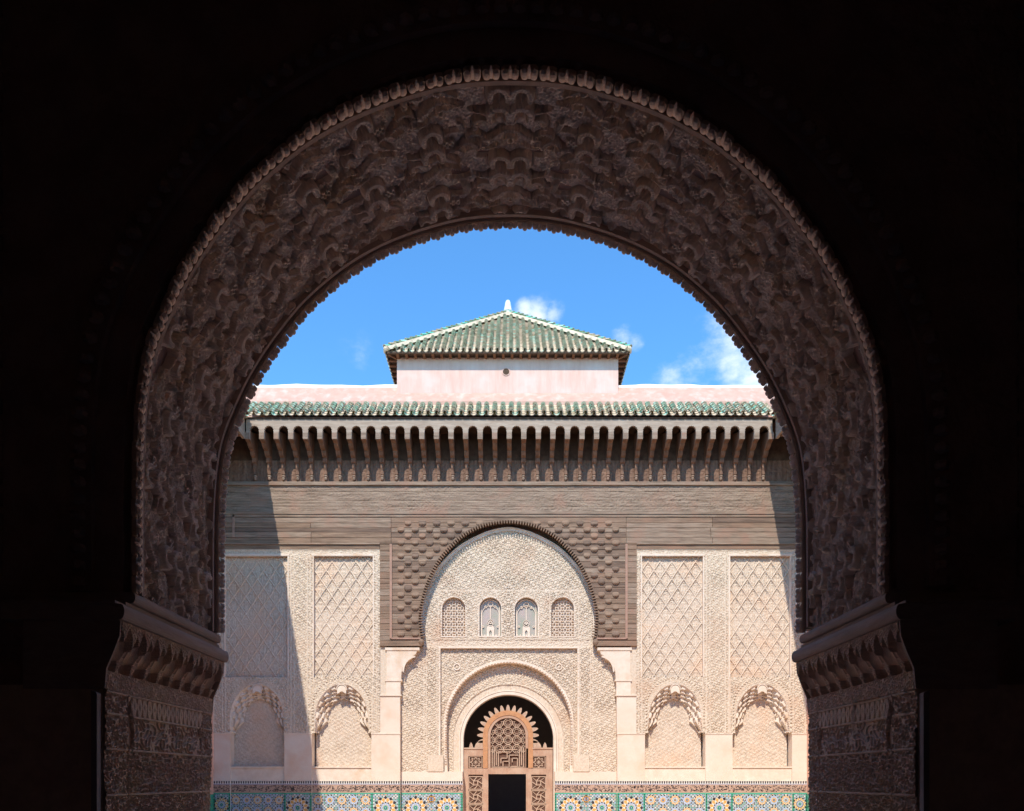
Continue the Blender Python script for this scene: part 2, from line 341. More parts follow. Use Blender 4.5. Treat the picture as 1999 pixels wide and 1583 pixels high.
def motif(u, v):
    """one palmette cluster; u runs away from the crown, v runs from hall to court"""
    h = np.full(u.shape, -9.); near = np.full(u.shape, 9.)
    for p_, w0, w1, hg, rb in STR:
        hh, dd = stroke(u, v, p_, w0, w1, hg, rb); h = np.maximum(h, hh); near = np.minimum(near, dd)
    hole = np.zeros(u.shape, bool)
    for (cu, cv, k) in ((-.014, -.100, .55), (.014, -.100, .55), (0, .008, 1.0)):
        d, a = ell(u, v, cu, cv, .033*k, .027*k); hole |= d < 1
    d, a = ell(u, v, .092, .190, .036, .026)            # rosette disc
    h = np.where(d < 1, np.where(d > .78, .022, .006+.012*(np.cos(a*6)*np.sin(d*8) > .1)), h)
    d, a = ell(u, v, .215, .060, .022, .050, .45)         # pine cone
    h = np.where(d < 1, .010+.022*dome(d)+.006*np.sign(np.sin((u+v)*300))*np.sign(np.sin((u-v)*300)), h)
    fu, fv = u+.095, v+.052                              # fretwork knot
    inn = (np.abs(fu) < .036) & (np.abs(fv) < .026)
    lat = np.minimum(np.abs(np.mod(fu+fv+.5, .030)-.015), np.abs(np.mod(fu-fv+.5, .030)-.015))
    h = np.where(inn & (h < -1), np.where(lat < .0065, .018, -.022), h)
    return h, near, hole
def soffit_h(s, t):
    u = np.abs(s); v = t
    h = np.full(u.shape, -9.); nr_ = np.full(u.shape, 9.); ho = np.zeros(u.shape, bool)
    for i in range(-1, 14):
        for j in range(-2, 4):
            cu = i*PU + .062; cv = j*PV + .200 - (i % 2)*.2225
            sel = (np.abs(u-cu) < .30) & (v-cv > -.20) & (v-cv < .27)
            if not sel.any(): continue
            jt = .006*math.sin(i*5.1+j*3.7)
            hm, nm, hl = motif(u[sel]-cu-jt, v[sel]-cv+jt)
            h[sel] = np.maximum(h[sel], hm); ho[sel] |= hl
            nr_[sel] = np.minimum(nr_[sel], nm)
    g = -.010 + .008*arab(u, v, .030, 1.4) + .006*vnoise(u*60, v*60) - .045*sstep(.70, .73, vnoise(u*6.5, v*24, 5))
    g = g - .040*(1-sstep(.004, .015, nr_))
    r = np.where(h > -1, h, g); r = np.where(ho, -.060, r)
    wear = vnoise(u*10+3, v*10, 9)
    return r - .006*wear*(r > 0) + .006*vnoise(u*110, v*110)*(r > 0)
nt_ = 250
tt = np.linspace(0, .93, nt_)
Sg, Tg = np.meshgrid(Sc, tt, indexing='ij')
H = soffit_h(Sg, Tg)*.80 - .024
H = H * sstep(0, .012, Tg) * sstep(0, .012, .93-Tg) + (-.02)*(1-sstep(0, .012, Tg)*sstep(0, .012, .93-Tg))
Pp = np.empty((NS, nt_, 3))
Pp[..., 0] = C[:,0][:,None] + NRM[:,0][:,None]*H; Pp[..., 2] = C[:,1][:,None] + NRM[:,1][:,None]*H
Pp[..., 1] = DA + Tg
grid_mesh('carved_soffit', Pp, None, M['soffit'], gate)
def off(d, st=1): A = C[::st] + NRM[::st]*d; return [tuple(p) for p in A]
# plain roll moulding along both rims
def roll(name, y0, y1, r_in, r_out, mt, sx=1.0):
    q = MB(); a = off(r_in, 6); bb = off(r_out, 6)
    if sx != 1: a = [(x*sx, z) for x, z in a]; bb = [(x*sx, z) for x, z in bb]
    q.band(a, bb, y0, y1); return q.build(name, mt, gate)
roll('rim_fillet', DA-.022, DA+.004, .006, -.07, M['mould'])
roll('rim_fillet', 4.998, 5.022, .010, -.07, M['mould'])
roll('reveal_band', 5.023, 5.056, -.024, -.09, M['mould'])
# leaf-like edging
def edging(name, y0, L, d0, mt, sx=1.0, inward=0.0, zcut=2.66, web=False):
    q = MB(); n = int(SL/.0985); dirn = 1 if L > 0 else -1
    for i in range(n):
        s = (i+.5)*SL/n; x = np.interp(s, S, C[:,0]); z = np.interp(s, S, C[:,1])
        nx = np.interp(s, S, NRM[:,0]); nz_ = np.interp(s, S, NRM[:,1]); tx, tz = nz_, -nx
        if z < zcut: continue
        jl = random.uniform(.82, 1.08)
        for lo, ls, lr in ((-.029, .62, .019), (0, .92, .017), (.029, .62, .019)) if web else ((-.024, .80, .0185), (0, 1.0, .011), (.024, .80, .0185)):
            vs = []; na, nb = 7, 6
            for b_ in range(nb+1):
                f = b_/nb; y = y0 + L*ls*jl*f; rr = lr*(1-.96*((f-.55)/.45)**2.2)**.5 if f > .55 else lr
                lift = inward*f + .012*math.sin(f*3)
                for a_ in range(na):
                    an = pi*a_/(na-1); o1 = lo + rr*math.cos(an); o2 = d0 + lift + rr*.9*math.sin(an)
                    xx = (x + tx*o1 + nx*o2); vs.append((xx*sx, y, z + tz*o1 + nz_*o2))
            q.add(vs, [(j*na+i2, j*na+i2+1, (j+1)*na+i2+1, (j+1)*na+i2) for j in range(nb) for i2 in range(na-1)])
        # thin web behind the lobes
        vs = []; sh = ((-.0495, 0), (.0495, 0), (.0495, .10), (.038, .5), (.020, .70), (0, .92), (-.020, .70), (-.038, .5), (-.0495, .10)) if web else ((-.046, 0), (.046, 0), (.046, .50), (.030, .66), (-.030, .66), (-.046, .50))
        for dd in (0, -.022):
            for o1, ff in sh:
                dn = d0-.002+dd+inward*ff; xx = x + tx*o1 + nx*dn; vs.append((xx*sx, y0+L*ff*jl, z + tz*o1 + nz_*dn))
        k_ = len(sh); q.add(vs, [tuple(range(k_)), tuple(range(2*k_-1, k_-1, -1))] + [(m0, (m0+1) % k_, k_+(m0+1) % k_, k_+m0) for m0 in range(k_)]); continue
        q.poly(vs)
    return q.build(name, mt, gate, smooth=False)
edging('leaf_edging', DA-.03, -.105, -.008, M['edging'], inward=.026)
roll('reveal_band', 5.057, 5.090, -.006, -.09, M['mould'], sx=.995)
roll('reveal_band', 5.091, 5.148, -.022, -.09, M['mould'])
edging('leaf_edging', 5.065, .066, .002, M['soffit'], sx=.990, inward=.012, web=True)

# the wall the arch is cut through
q = MB(); a = off(-.055, 6)
PX = 2.03
prof = a[:]            # left foot ... crown ... right foot
outer = [(-8.3, -.01), (-8.3, 7.6), (8.3, 7.6), (8.3, -.01)]
ply = [(-PX, -.01)] + [(-PX, 2.60)] + [(max(-PX-.0, p[0]), p[1]) if False else p for p in prof] + [(PX, 2.60), (PX, -.01)]
front = outer + ply[::-1]
q.flat(front, 3.972, 0)
q.flat(front, 5.15, 1)
n = len(ply); q.add([(x, 3.972, z) for x, z in ply] + [(x, 5.15, z) for x, z in ply], [(i, i+1, n+i+1, n+i) for i in range(n-1)], 0)
no = len(outer); q.add([(x, 3.972, z) for x, z in outer] + [(x, 5.15, z) for x, z in outer], [(i, i+1, no+i+1, no+i) for i in range(no-1)], 1)
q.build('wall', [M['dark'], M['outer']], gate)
# faint archivolt and carved frame on the hall side, in the dark
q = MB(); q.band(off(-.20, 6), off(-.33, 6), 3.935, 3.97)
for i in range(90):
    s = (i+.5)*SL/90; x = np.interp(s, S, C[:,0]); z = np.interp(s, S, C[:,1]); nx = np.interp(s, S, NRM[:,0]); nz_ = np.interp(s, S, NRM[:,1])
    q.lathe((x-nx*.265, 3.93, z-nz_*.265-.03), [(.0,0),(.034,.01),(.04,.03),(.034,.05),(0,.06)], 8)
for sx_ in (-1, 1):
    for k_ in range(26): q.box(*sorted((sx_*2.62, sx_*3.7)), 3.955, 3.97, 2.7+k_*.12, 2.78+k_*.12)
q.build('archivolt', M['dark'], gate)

# ------------------------------------------------------------ piers
def pier(sg):
    lab = 'left' if sg < 0 else 'right'
    root = empty('pier', (sg*2.0, 4.47, 0), parent=gate)
    X0 = 2.004
    q = MB(); q.box(*sorted((sg*X0+sg*.012, sg*2.6)), 3.80, 5.148, -.008, 2.12); q.build('shaft', M['pier'], root)
    # side face carving: u = depth, v = height
    ns_, nv_ = 300, 560
    u = np.linspace(3.80, 5.15, ns_); v = np.linspace(.5, 2.10, nv_); U, V = np.meshgrid(u, v, indexing='ij')
    f = (U-3.80)/1.35
    brd = (f < .16) | (f > .88)
    xx = np.abs(np.mod(U-3.80, .27)-.135)
    # bands by height
    palm = np.abs(np.mod(U, .058)-.029)/.029
    hp_ = .008*(1-sstep(.35, .6, np.abs(palm-.55*(1-np.abs((V-2.04)/.06).clip(0,1)**1.5))))*1.0
    cal = .009*arab(U+.12*vnoise(U*5, V*5), V*1.0, .072, 2.3)
    ara = .009*arab(xx, V, .048, 1.7) + .003*arab(xx, V, .021, 1.2)
    fin = .010*arab(xx, V*1.3, .034, 1.5)
    h = np.where(V > 1.985, hp_, np.where(V > 1.805, cal, np.where(V > 1.575, ara, fin)))
    h = np.where(brd, .008*arab(U, V, .045, 1.6)+.003, h)
    for zl in (2.09, 1.982, 1.803, 1.573, 1.30, 1.0): h = np.where(np.abs(V-zl) < .0055, .014, h)
    for fl in (.158, .882): h = np.where(np.abs(f-fl) < .004, -.008, h)
    er = sstep(.70, .85, vnoise(U*5+sg*5, V*4, 2))*.010
    # old damage: eroded gashes running down the edges of the panel
    for fc, zc, hh in ((.185, 1.93, .14), (.85, 1.90, .09)):
        wv = .022*(1-((V-zc)/hh)**2).clip(0, 1)**.6*(.5+.9*vnoise(V*30, U*0+fc*9)); er += .028*(np.abs(U-3.80-fc*1.35-.012*np.sin(V*21)) < wv)
    h = h - er + .0015*vnoise(U*150, V*150)
    P = np.stack([sg*(X0 - h + .004), U, V], -1)
    grid_mesh('carved_panel', P, None, M['pier'], root)
    # capital: muqarnas corbel
    cap = empty('capital', (sg*1.97, 4.47, 2.1), parent=root)
    nz2 = 150
    u = np.linspace(3.80, 5.15, 420); v = np.linspace(2.10, 2.435, nz2); U, V = np.meshgrid(u, v, indexing='ij')
    t = (V-2.10)/.335
    prj = .006 + .078*sstep(.15, .85, t)
    h = prj.copy() + .004*arab(U, V, .03, 1.4)
    for (z0, hh, per, ph, dp) in ((.27, .32, .15, .075, .050), (.44, .50, .15, 0, .058), (.52, .34, .075, .03, .045)):
        c = np.mod(U-3.80+ph, per)/per*2-1; tz = (t-z0)/hh
        ok = (tz > 0) & (tz < 1) & (np.abs(c) < .84*(1-tz.clip(0, 1)**1.5)**.8)
        h = np.where(ok, np.minimum(h, prj - dp*(1-.5*tz)*(1-(np.abs(c)/.85)**2).clip(0,1)**.5 - .006), h)
    h = np.where(t < .26, .006+.004*arab(U, V, .034, 1.6)+.012*t, h)
    P = np.stack([sg*(X0 - h), U, V], -1); grid_mesh('muqarnas', P, None, M['pier'], cap)
    q = MB(); pf = [(2.4, 2.10), (1.998, 2.10), (1.99, 2.20), (1.955, 2.28), (1.925, 2.36), (1.92, 2.435), (2.4, 2.435)]
    q.prism([(sg*x, z) for x, z in pf], 3.785, 3.80)
    q.prism([(sg*x, z) for x, z in pf], 5.15, 5.16); q.box(*sorted((sg*2.09, sg*2.4)), 3.80, 5.15, 2.10, 2.435); q.build('corbel_side', M['mould'], cap)
    # stacked mouldings
    q = MB()
    def moul(zb, zt, xi, bul, y0, y1):
        pts = [(sg*2.5, zb), (sg*(xi+.01), zb)] + [(sg*(xi-bul*math.sin(a*pi/8)), zb+(zt-zb)*(.5-.5*math.cos(a*pi/8))) for a in range(1, 8)] + [(sg*(xi+.012), zt), (sg*2.5, zt)]
        q.prism(pts, y0, y1)
    moul(2.437, 2.515, 1.915, .022, 3.77, 5.17)
    moul(2.517, 2.530, 1.935, .0, 3.76, 5.16)
    moul(2.532, 2.555, 1.955, .004, 3.90, 5.155)
    moul(2.557, 2.615, 1.945, .018, 3.95, 5.12)
    q.build('moulding', M['mould'], cap)
    # grey post fixed to the hall side of the pier
pier(-1); pier(1)
for sg, lb in ((-1, 'slim grey wooden post standing against the left pier of the dark archway'), (1, 'slim grey wooden post standing against the right pier of the dark archway')):
    rt = empty('wooden_post', (sg*2.03, 3.75, 0), lb, 'post', 'posts beside the archway piers')
    q = MB(); q.box(*sorted((sg*2.012, sg*2.040)), 3.74, 3.775, -.006, 2.06); q.build('shaft', M['post'], rt)
    q = MB(); q.prism([(sg*2.010, 2.06), (sg*2.042, 2.06), (sg*2.040, 2.085), (sg*2.014, 2.075)], 3.738, 3.777); q.build('cap', M['post'], rt)

# ============================================================ FAR FACADE
fac = empty('courtyard_facade', (0, 20.5, 0), 'sunlit carved stucco and cedar courtyard facade with central arched doorway and green tiled eave', 'building')
Y0 = 20.5; YW = 20.47; YB = 20.68; YA = 20.77; YR = 20.97
def fx(px, Y=Y0): return X(px, Y)
def fz(py, Y=Y0): return Z(py, Y)
# core mass behind (three piers of wall round the door void and a mass above)
q = MB()
zt = fz(1340, YR)
for x0, x1 in ((-8.3, fx(900, YR)), (fx(1085, YR), 8.3)): q.box(x0, x1, 21.02, 21.6, 0, zt)
q.box(-8.3, 8.3, 21.02, 21.6, zt, 11.0)
q.build('wall', M['plaster'], fac)
# ---- side bays
NX = [502, 667, 1318, 1488]                 # niche centres
PANELS = [(440, 562), (613, 728), (1253, 1372), (1425, 1542)]
zs = fz(1430); zn = fz(1498)
def in_panel(A, B):
    m = np.zeros(A.shape, bool)
    for a, b_ in PANELS: m |= (A > fx(a)) & (A < fx(b_)) & (B > fz(1322)) & (B < fz(1087))
    return m
def niche_r(A, B, cx, hw, spring, top):
    u = np.abs(A-cx)/hw; zz = (B-spring)/(top-spring)
    return (u < 1) & ((B < spring) | ((zz < 1) & (u < (1-zz.clip(0, 1)**1.9)**.62)))
def side_h(A, B):
    h = .014*rough_tracery(A, B, .085)
    # shallow vertical fillets that frame the strips
    for e in (417, 434, 440, 562, 568, 574, 600, 606, 613, 728, 736, 1247, 1253, 1372, 1379, 1386, 1416, 1422, 1425, 1542, 1549, 1572):
        h = np.where(np.abs(A-fx(e)) < .016, .026, h)
    h = np.where((B > fz(1087)) & (B < fz(1073)), .014*arab(A, B, .10)+.012, h)
    h = np.where(B > fz(1075.5), .03, h)
    for c in NX:
        d = np.sqrt((A-fx(c))**2 + (B-fz(1379))**2)
        d = np.where(B < fz(1379), np.abs(A-fx(c)), d)
        inn = (d < .80) & (B < fz(1318))
        h = np.where(inn, .004+.009*rough_tracery(A, B, .07), h)
        an = np.arctan2(B-fz(1379), A-fx(c))
        h = np.where(np.abs(d-.765) < .014, np.where(np.sin(an*60) > -.2, .034, .0), h)
    return h
for x0, x1 in ((417, 742), (1242, 1575)):
    relief('carved_wall', fx(x0), fx(x1), fz(1431), fz(1073), Y0, side_h, M['carved'], fac, .0125,
           keep=lambda A, B: ~in_panel(A, B) & ~np.any([niche_r(A, B, fx(c), .72, fz(1400), fz(1333)) for c in NX], axis=0))
# lozenge panels
def loz_h(A, B):
    w_, h_ = .318, .468
    p = np.mod(A/w_ + B/h_ + 50, 1)-.5; q_ = np.mod(A/w_ - B/h_ + 50, 1)-.5
    rib = np.minimum(np.abs(np.abs(p)-.5), np.abs(np.abs(q_)-.5))
    h = .036*(1-sstep(.045, .075, rib))
    ins = np.maximum(np.abs(p), np.abs(q_))
    dx = p+q_; dz = p-q_
    palm = np.abs(dx) - .20*(1-(dz/.8)**2).clip(0, 1)
    h = np.where((rib > .10) & (np.abs(palm) < .05), .028, h)
    h = np.where((rib > .1) & (np.abs(dx) < .04) & (dz > -.5) & (dz < .5), .018, h)
    h = np.where((rib > .12) & (ins > .28) & (h < .01), .020*(np.sin((dx)*42)*np.sin(dz*42) > 0), h)
    h = np.where((dz > .42) & (rib > .085), h-.014, h)
    w = vnoise(A*1.7, B*1.7, 4)
    h = h*(.45+.75*w)
    return h + .010*hash2(np.floor(A/.012), np.floor(B/.012))
for a, b_ in PANELS:
    xa, xb = fx(a), fx(b_); cx_ = (xa+xb)/2
    relief('lozenge_panel', xa, xb, fz(1340), fz(1083), Y0+.085, (lambda c0: lambda A, B: loz_h(A-c0, B))(cx_), M['lozenge'], fac, .0115, keep=lambda A, B: ~np.any([niche_r(A, B, fx(c), .75, fz(1395), fz(1330)) for c in NX], axis=0) & ((B > fz(1324))))
    q = MB(); q.box(xa-.03, xa, Y0-.030, Y0+.10, fz(1322), fz(1084)); q.box(xb, xb+.03, Y0-.030, Y0+.10, fz(1322), fz(1084))
    q.box(xa-.05, xb+.05, Y0-.035, Y0+.10, fz(1085.5), fz(1081.5))
    q.build('panel_frame', M['trim'], fac)
# niches
for c in NX:
    cx_ = fx(c); root = empty('wall_niche', (cx_, Y0, zn), parent=fac)
    relief('back_panel', cx_-.76, cx_+.76, zn-.02, fz(1340), Y0+.30, lambda A, B: .010*rough_tracery(A, B*1.6, .075), M['lozenge'], root, .013)
    # stalactite hood: tiers of small cells stepping back from the face to the back panel
    def hood(A, B, c0=cx_):
        hw, spr, top = .715, fz(1408), fz(1336); x = A-c0; low = B < spr
        zz = np.where(low, 0, (B-spr)/(top-spr)); rho = np.sqrt((x/hw)**2 + zz**2*1.0)
        ang = np.arctan2(zz, np.abs(x)/hw); fade = np.where(low, np.clip(1-(spr-B)/.30, 0, 1), 1)
        dep = np.zeros(A.shape); 
        dep = np.where(rho < 1.0, np.where(low, .02, .02), dep)
        for k in range(4):
            lob = .035*np.abs(np.sin(ang*(9-k)+k*pi/2)); rk = 1 - (.035 + .085*k)*fade + lob*fade
            dep = np.where(rho < rk, .035+.055*k, dep)
        for k in range(4):
            rc = 1 - (.075 + .085*k)*fade; cc = np.cos(2*ang*(9-k)+k*pi); 
            cav = (np.abs(rho-rc) < .036*(1.2-.2*k)) & (cc > -.05) & (fade > .15)
            dep = np.where(cav, dep+.085, dep)
        rin = 1 - .385*fade + .03*np.abs(np.sin(ang*11))*fade
        dep = np.where(rho < np.where(low, 1-.06-.325*fade**1.5, rin), .31, dep)
        return -dep
    relief('muqarnas_hood', cx_-.735, cx_+.735, fz(1430.5), fz(1333), Y0-.012, hood, M['trim'], root, .0105,
           keep=lambda A, B, c0=cx_: (((A-c0)/.735)**2 + ((B-fz(1408)).clip(0, 9)/(fz(1333.5)-fz(1408)))**2 < 1) & ~((B < fz(1424)) & (np.abs(A-c0) < .60)))
    # central shell
    q = MB(); q.prism(arc(cx_, fz(1347), .12, .13, 0, 180, 14) + [(cx_-.12, fz(1354))] + arc(cx_, fz(1354), .07, .06, 180, 0, 8)[1:-1] + [(cx_+.12, fz(1354))], Y0-.014, Y0+.03); q.band(arc(cx_, fz(1347), .15, .160, 0, 180, 14), arc(cx_, fz(1347), .13, .140, 0, 180, 14), Y0-.03, Y0+.01); q.build('crown_shell', M['trim'], root)
# pilasters and plinth course between niches
PIL = [(417, 450), (555, 609), (725, 781), (1205, 1259), (1377, 1430), (1546, 1575)]
for a, b_ in PIL:
    rt = empty('pilaster', (fx((a+b_)/2), Y0, 0), parent=fac)
    q = MB(); q.box(fx(a), fx(b_), Y0-.004, Y0+.40, fz(1505), fz(1430.5)); q.build('shaft', M['plaster'], rt)
    q = MB(); q.box(fx(a)-.01, fx(b_)+.01, Y0-.018, Y0+.30, fz(1433.5), fz(1430.2)); q.build('necking', M['trim'], rt)
for a, b_ in ((450, 555), (609, 725), (1259, 1377), (1430, 1546)):
    q = MB(); q.box(fx(a), fx(b_), Y0+.03, Y0+.40, fz(1525), zn-.012); q.box(fx(a), fx(b_), Y0+.0, Y0+.36, zn-.012, zn+.022); q.build('niche_sill', M['trim'], fac)
for a, b_ in PIL:
    q = MB(); q.box(fx(a), fx(b_), Y0-.012, Y0+.36, fz(1525), fz(1505)); q.build('pilaster_base', M['plaster'], fac)
# ---- inner pilasters carrying the timber, with corbels
for sg in (-1, 1):
    def mp(px): return fx(px) if sg < 0 else fx(2*992.5-px)
    def pts_(l): return [(mp(a), fz(b_)) for a, b_ in l]
    rt = empty('corbelled_pilaster', (mp(765), Y0, 0), parent=fac)
    q = MB(); q.prism(pts_([(742,1357),(781,1357),(781,1430.5),(742,1430.5)]), Y0-.004, YB+.02); q.build('shaft', M['plaster'], rt)
    q = MB(); q.prism(pts_([(742,1262),(755,1262),(755,1357),(742,1357)]), Y0, YB+.02); q.build('side_strip', M['carved'], rt)
    cor = [(755,1327),(783,1327),(784,1312),(786,1303),(790,1296),(796,1290),(803,1286),(806,1280),(812,1277),(815,1268),(755,1268)]
    q = MB(); q.prism(pts_(cor), Y0-.03, YB+.01); q.prism(pts_([(752,1269.8),(819,1269.8),(819,1264.5),(752,1264.5)]), Y0-.05, YB+.01)
    for rr, yy in ((0, 0),):
        A_ = [(mp(812-i_[0]), fz(1283+i_[1])) for i_ in [(0,0),(7,2),(14,6),(19,12),(22,20),(23.5,30)]]
        B_ = [(mp(812-3-i_[0]), fz(1280+i_[1])) for i_ in [(0,0),(7,2),(14,6),(19,12),(22,20),(23.5,30)]]
        q.band(A_, B_, Y0-.05, Y0-.03)
    q.build('corbel', M['trim'], rt)
    q = MB(); q.prism(pts_([(754,1357),(782,1357),(782,1328.5),(754,1328.5)]), Y0-.025, YB+.01); q.prism(pts_([(752,1330),(785,1330),(785,1326.5),(752,1326.5)]), Y0-.045, YB+.01)
    q.prism(pts_([(742,1358.5),(784,1358.5),(784,1356),(742,1356)]), Y0-.035, YB+.012); q.build('impost', M['trim'], rt)
# ---- central bay
def cm(px): return (px-992.5)*20.6/F + (992.5-CX)*20.6/F
WA = [(0,1018),(20,1019.5),(48,1025),(83,1041),(110,1064),(137,1096),(159,1142),(170,1183),(172,1212),(168,1246)]      # timber arch
PA = [(0,1036),(30,1041),(56,1051),(97,1074),(137,1116),(157,1153),(164.5,1196),(165,1246)]                         # plaster rim
def mir(l, Y, n):
    L = [(X(992.5+dx, Y), Z(y, Y)) for dx, y in l]; f_ = [(X(992.5-dx, Y), Z(y, Y)) for dx, y in l[::-1]] + L[1:]
    c_, s_ = smooth_curve(f_, n); return c_
WC = mir(WA, 20.45, 241); PC = mir(PA, YB, 241)
cxw = X(992.5, 20.45)
def wa_half(z):
    hc = WC[120:]; o = np.argsort(hc[:,1]); return np.interp(z, hc[o,1], hc[o,0]-cxw)
def pa_half(z):
    hc = PC[120:]; o = np.argsort(hc[:,1]); return np.interp(z, hc[o,1], hc[o,0]-X(992.5, YB), right=0)
WINS = [(863,908.5),(936,978.5),(1005,1050),(1076,1120.5)]
def in_win(A, B, e=0.):
    m = np.zeros(A.shape, bool)
    for a, b_ in WINS:
        x0, x1 = X(a, YB)-e, X(b_, YB)+e; r = (x1-x0)/2; cx_ = (x0+x1)/2; zt_ = Z(1166, YB); zc = zt_-r+e*0
        m |= (B > Z(1242, YB)) & (np.abs(A-cx_) < r) & ((B < zc) | ((A-cx_)**2+(B-zc)**2 < r*r))
    return m
xl, xr = X(781, YB), X(1205, YB)
ax0, ax1 = X(860, YB), X(1127, YB)
def bay_keep(A, B):
    z1 = Z(1262, YB)
    up = (B >= z1-.05) & (np.abs(A-X(992.5, YB)) < pa_half(B)+.02) & (B < Z(1036, YB))
    dn = (B < z1)
    alf = (A > ax0) & (A < ax1) & (B < Z(1265, YB))
    return (up | dn) & ~alf & ~in_win(A, B)
def bay_h(A, B):
    xx = np.abs(A-X(992.5, YB))
    h = .016*rough_tracery(xx, B, .095)
    for py in (1153, 1244, 1248, 1264): h = np.where(np.abs(B-Z(py, YB)) < .014, .02, h)
    h = np.where((B < Z(1250, YB)) & (B > Z(1262, YB)), .014*arab(xx, B, .12), h)
    for dx in (133+6, 165, 160):
        h = np.where((np.abs(xx-dx*YB/F) < .012) & (B < Z(1250, YB)), .02, h)
    for dx in (22, 50, 80, 92, 120, 136):
        h = np.where((np.abs(xx-dx*YB/F-.01) < .012) & (B < Z(1153, YB)) & (B > Z(1244, YB)), .02, h)
    return h
relief('tympanum_wall', xl, xr, Z(1506, YB), Z(1034, YB), YB, bay_h, M['carved'], fac, .0125, keep=bay_keep)
# alfiz panel
def ring_in(A, B, e=0.):
    cx_ = X(993, YA); cz = Z(1415, YA); rx = 122*YA/F + e; rz = 122*YA/F + e
    return (B < cz) & (np.abs(A-cx_) < rx) | (B >= cz) & (((A-cx_)/rx)**2+((B-cz)/rz)**2 < 1)
relief('doorway_surround', X(858, YA), X(1129, YA), Z(1506, YA), Z(1262, YA), YA, lambda A, B: .015*rough_tracery(A-X(993,YA), B, .09) + .016*((np.abs(np.abs(A-X(993,YA))-126*YA/F) < .012)), M['carved'], fac, .0125, keep=lambda A, B: ~ring_in(A, B))
q = MB(); q.box(ax0-.05, ax1+.05, YB-.03, YA+.02, Z(1265.5, YB), Z(1263, YB)); q.box(ax0-.05, ax0, YB-.028, YA+.02, Z(1480, YB), Z(1265.5, YB)); q.box(ax1, ax1+.05, YB-.028, YA+.02, Z(1480, YB), Z(1265.5, YB)); q.build('label_moulding', M['trim'], fac)
for px in (892, 1091):
    q = MB(); cx_, cz = X(px, YA), Z(1302, YA)
    q.band([(cx_+.095*math.cos(t_*pi/12), cz+.095*math.sin(t_*pi/12)) for t_ in range(25)], [(cx_+.068*math.cos(t_*pi/12), cz+.068*math.sin(t_*pi/12)) for t_ in range(25)], YA-.05, YA)
    q.lathe((cx_, YA-.01, cz-.03), [(0,0),(.03,.01),(.03,.05),(0,.06)], 8); q.build('boss', M['trim'], fac)
# recessed ring round the door
def ring_curve(rpx, Y, n=61, zb=1506):
    r = rpx*Y/F; cx_ = X(993, Y); cz = Z(1415, Y)
    return [(cx_-r*.985, Z(zb, Y)), (cx_-r, Z(1450, Y))] + [(cx_+r*math.cos(pi-pi*i/(n-1)), cz+r*math.sin(pi*i/(n-1))) for i in range(n)] + [(cx_+r, Z(1450, Y)), (cx_+r*.985, Z(zb, Y))]
q = MB(); q.band(ring_curve(121, YA), ring_curve(127, YA), YA-.03, YR+.02); q.build('arch_reveal', M['trim'], fac)
q = MB(); q.lathe((0, 0, -.022), [(0,0),(.022,.008),(.026,.022),(.022,.036),(0,.044)], 6); me_b = me_of(q, 'bead', M['trim'], (0, 0, 0))
cz = Z(1415, YA); lip = empty('beaded_lip', (X(993, YA), YA, cz), parent=fac)
for i in range(64):
    a = pi*(i+.5)/64; r = 122.5*YA/F; link_mesh('bead', me_b, lip, (X(993,YA)+r*math.cos(a), YA-.045, cz+r*math.sin(a)))
for i in range(16):
    for s_ in (-1, 1): link_mesh('bead', me_b, lip, (X(993,YA)+s_*122.5*YA/F, YA-.045, cz-.065*(i+1)))

def door_in(A, B, r=89):
    rr = r*YR/F; cx_ = X(992.5, YR); cz_ = Z(1444, YR)
    return ((A-cx_)**2+(B-cz_)**2 < rr*rr) & (B > cz_) | (B <= cz_) & (np.abs(A-cx_) < rr)
relief('inner_arch_wall', X(858, YR), X(1128, YR), Z(1506, YR), Z(1285, YR), YR, lambda A, B: np.where(np.sqrt((A-X(992.5,YR))**2+((B-Z(1444,YR)).clip(0, 9))**2) < 108*YR/F, .004*vnoise(A*9, B*9), .014*rough_tracery(A-X(993,YR), B, .09)) + .02*(np.abs(np.sqrt((A-X(992.5,YR))**2+((B-Z(1444,YR)).clip(0, 9))**2)-108*YR/F) < .012), M['carved'], fac, .0125,
       keep=lambda A, B: ring_in(A*YA/YR, B, .06) & ~door_in(A, B))
def dcurve(rpx, Y, n=49):
    r = rpx*Y/F; cx_ = X(992.5, Y); cz_ = Z(1444, Y)
    return [(cx_-r, Z(1583, Y)-.9), (cx_-r, Z(1470, Y))] + [(cx_+r*math.cos(pi-pi*i/(n-1)), cz_+r*math.sin(pi*i/(n-1))) for i in range(n)] + [(cx_+r, Z(1470, Y)), (cx_+r, Z(1583, Y)-.9)]
q = MB(); q.band(dcurve(87.8, YR), dcurve(93.5, YR), YR-.045, YR+.30); q.band(dcurve(94.2, YR), dcurve(96.5, YR), YR-.055, YR+.0); q.build('door_arch_moulding', M['trim'], fac)
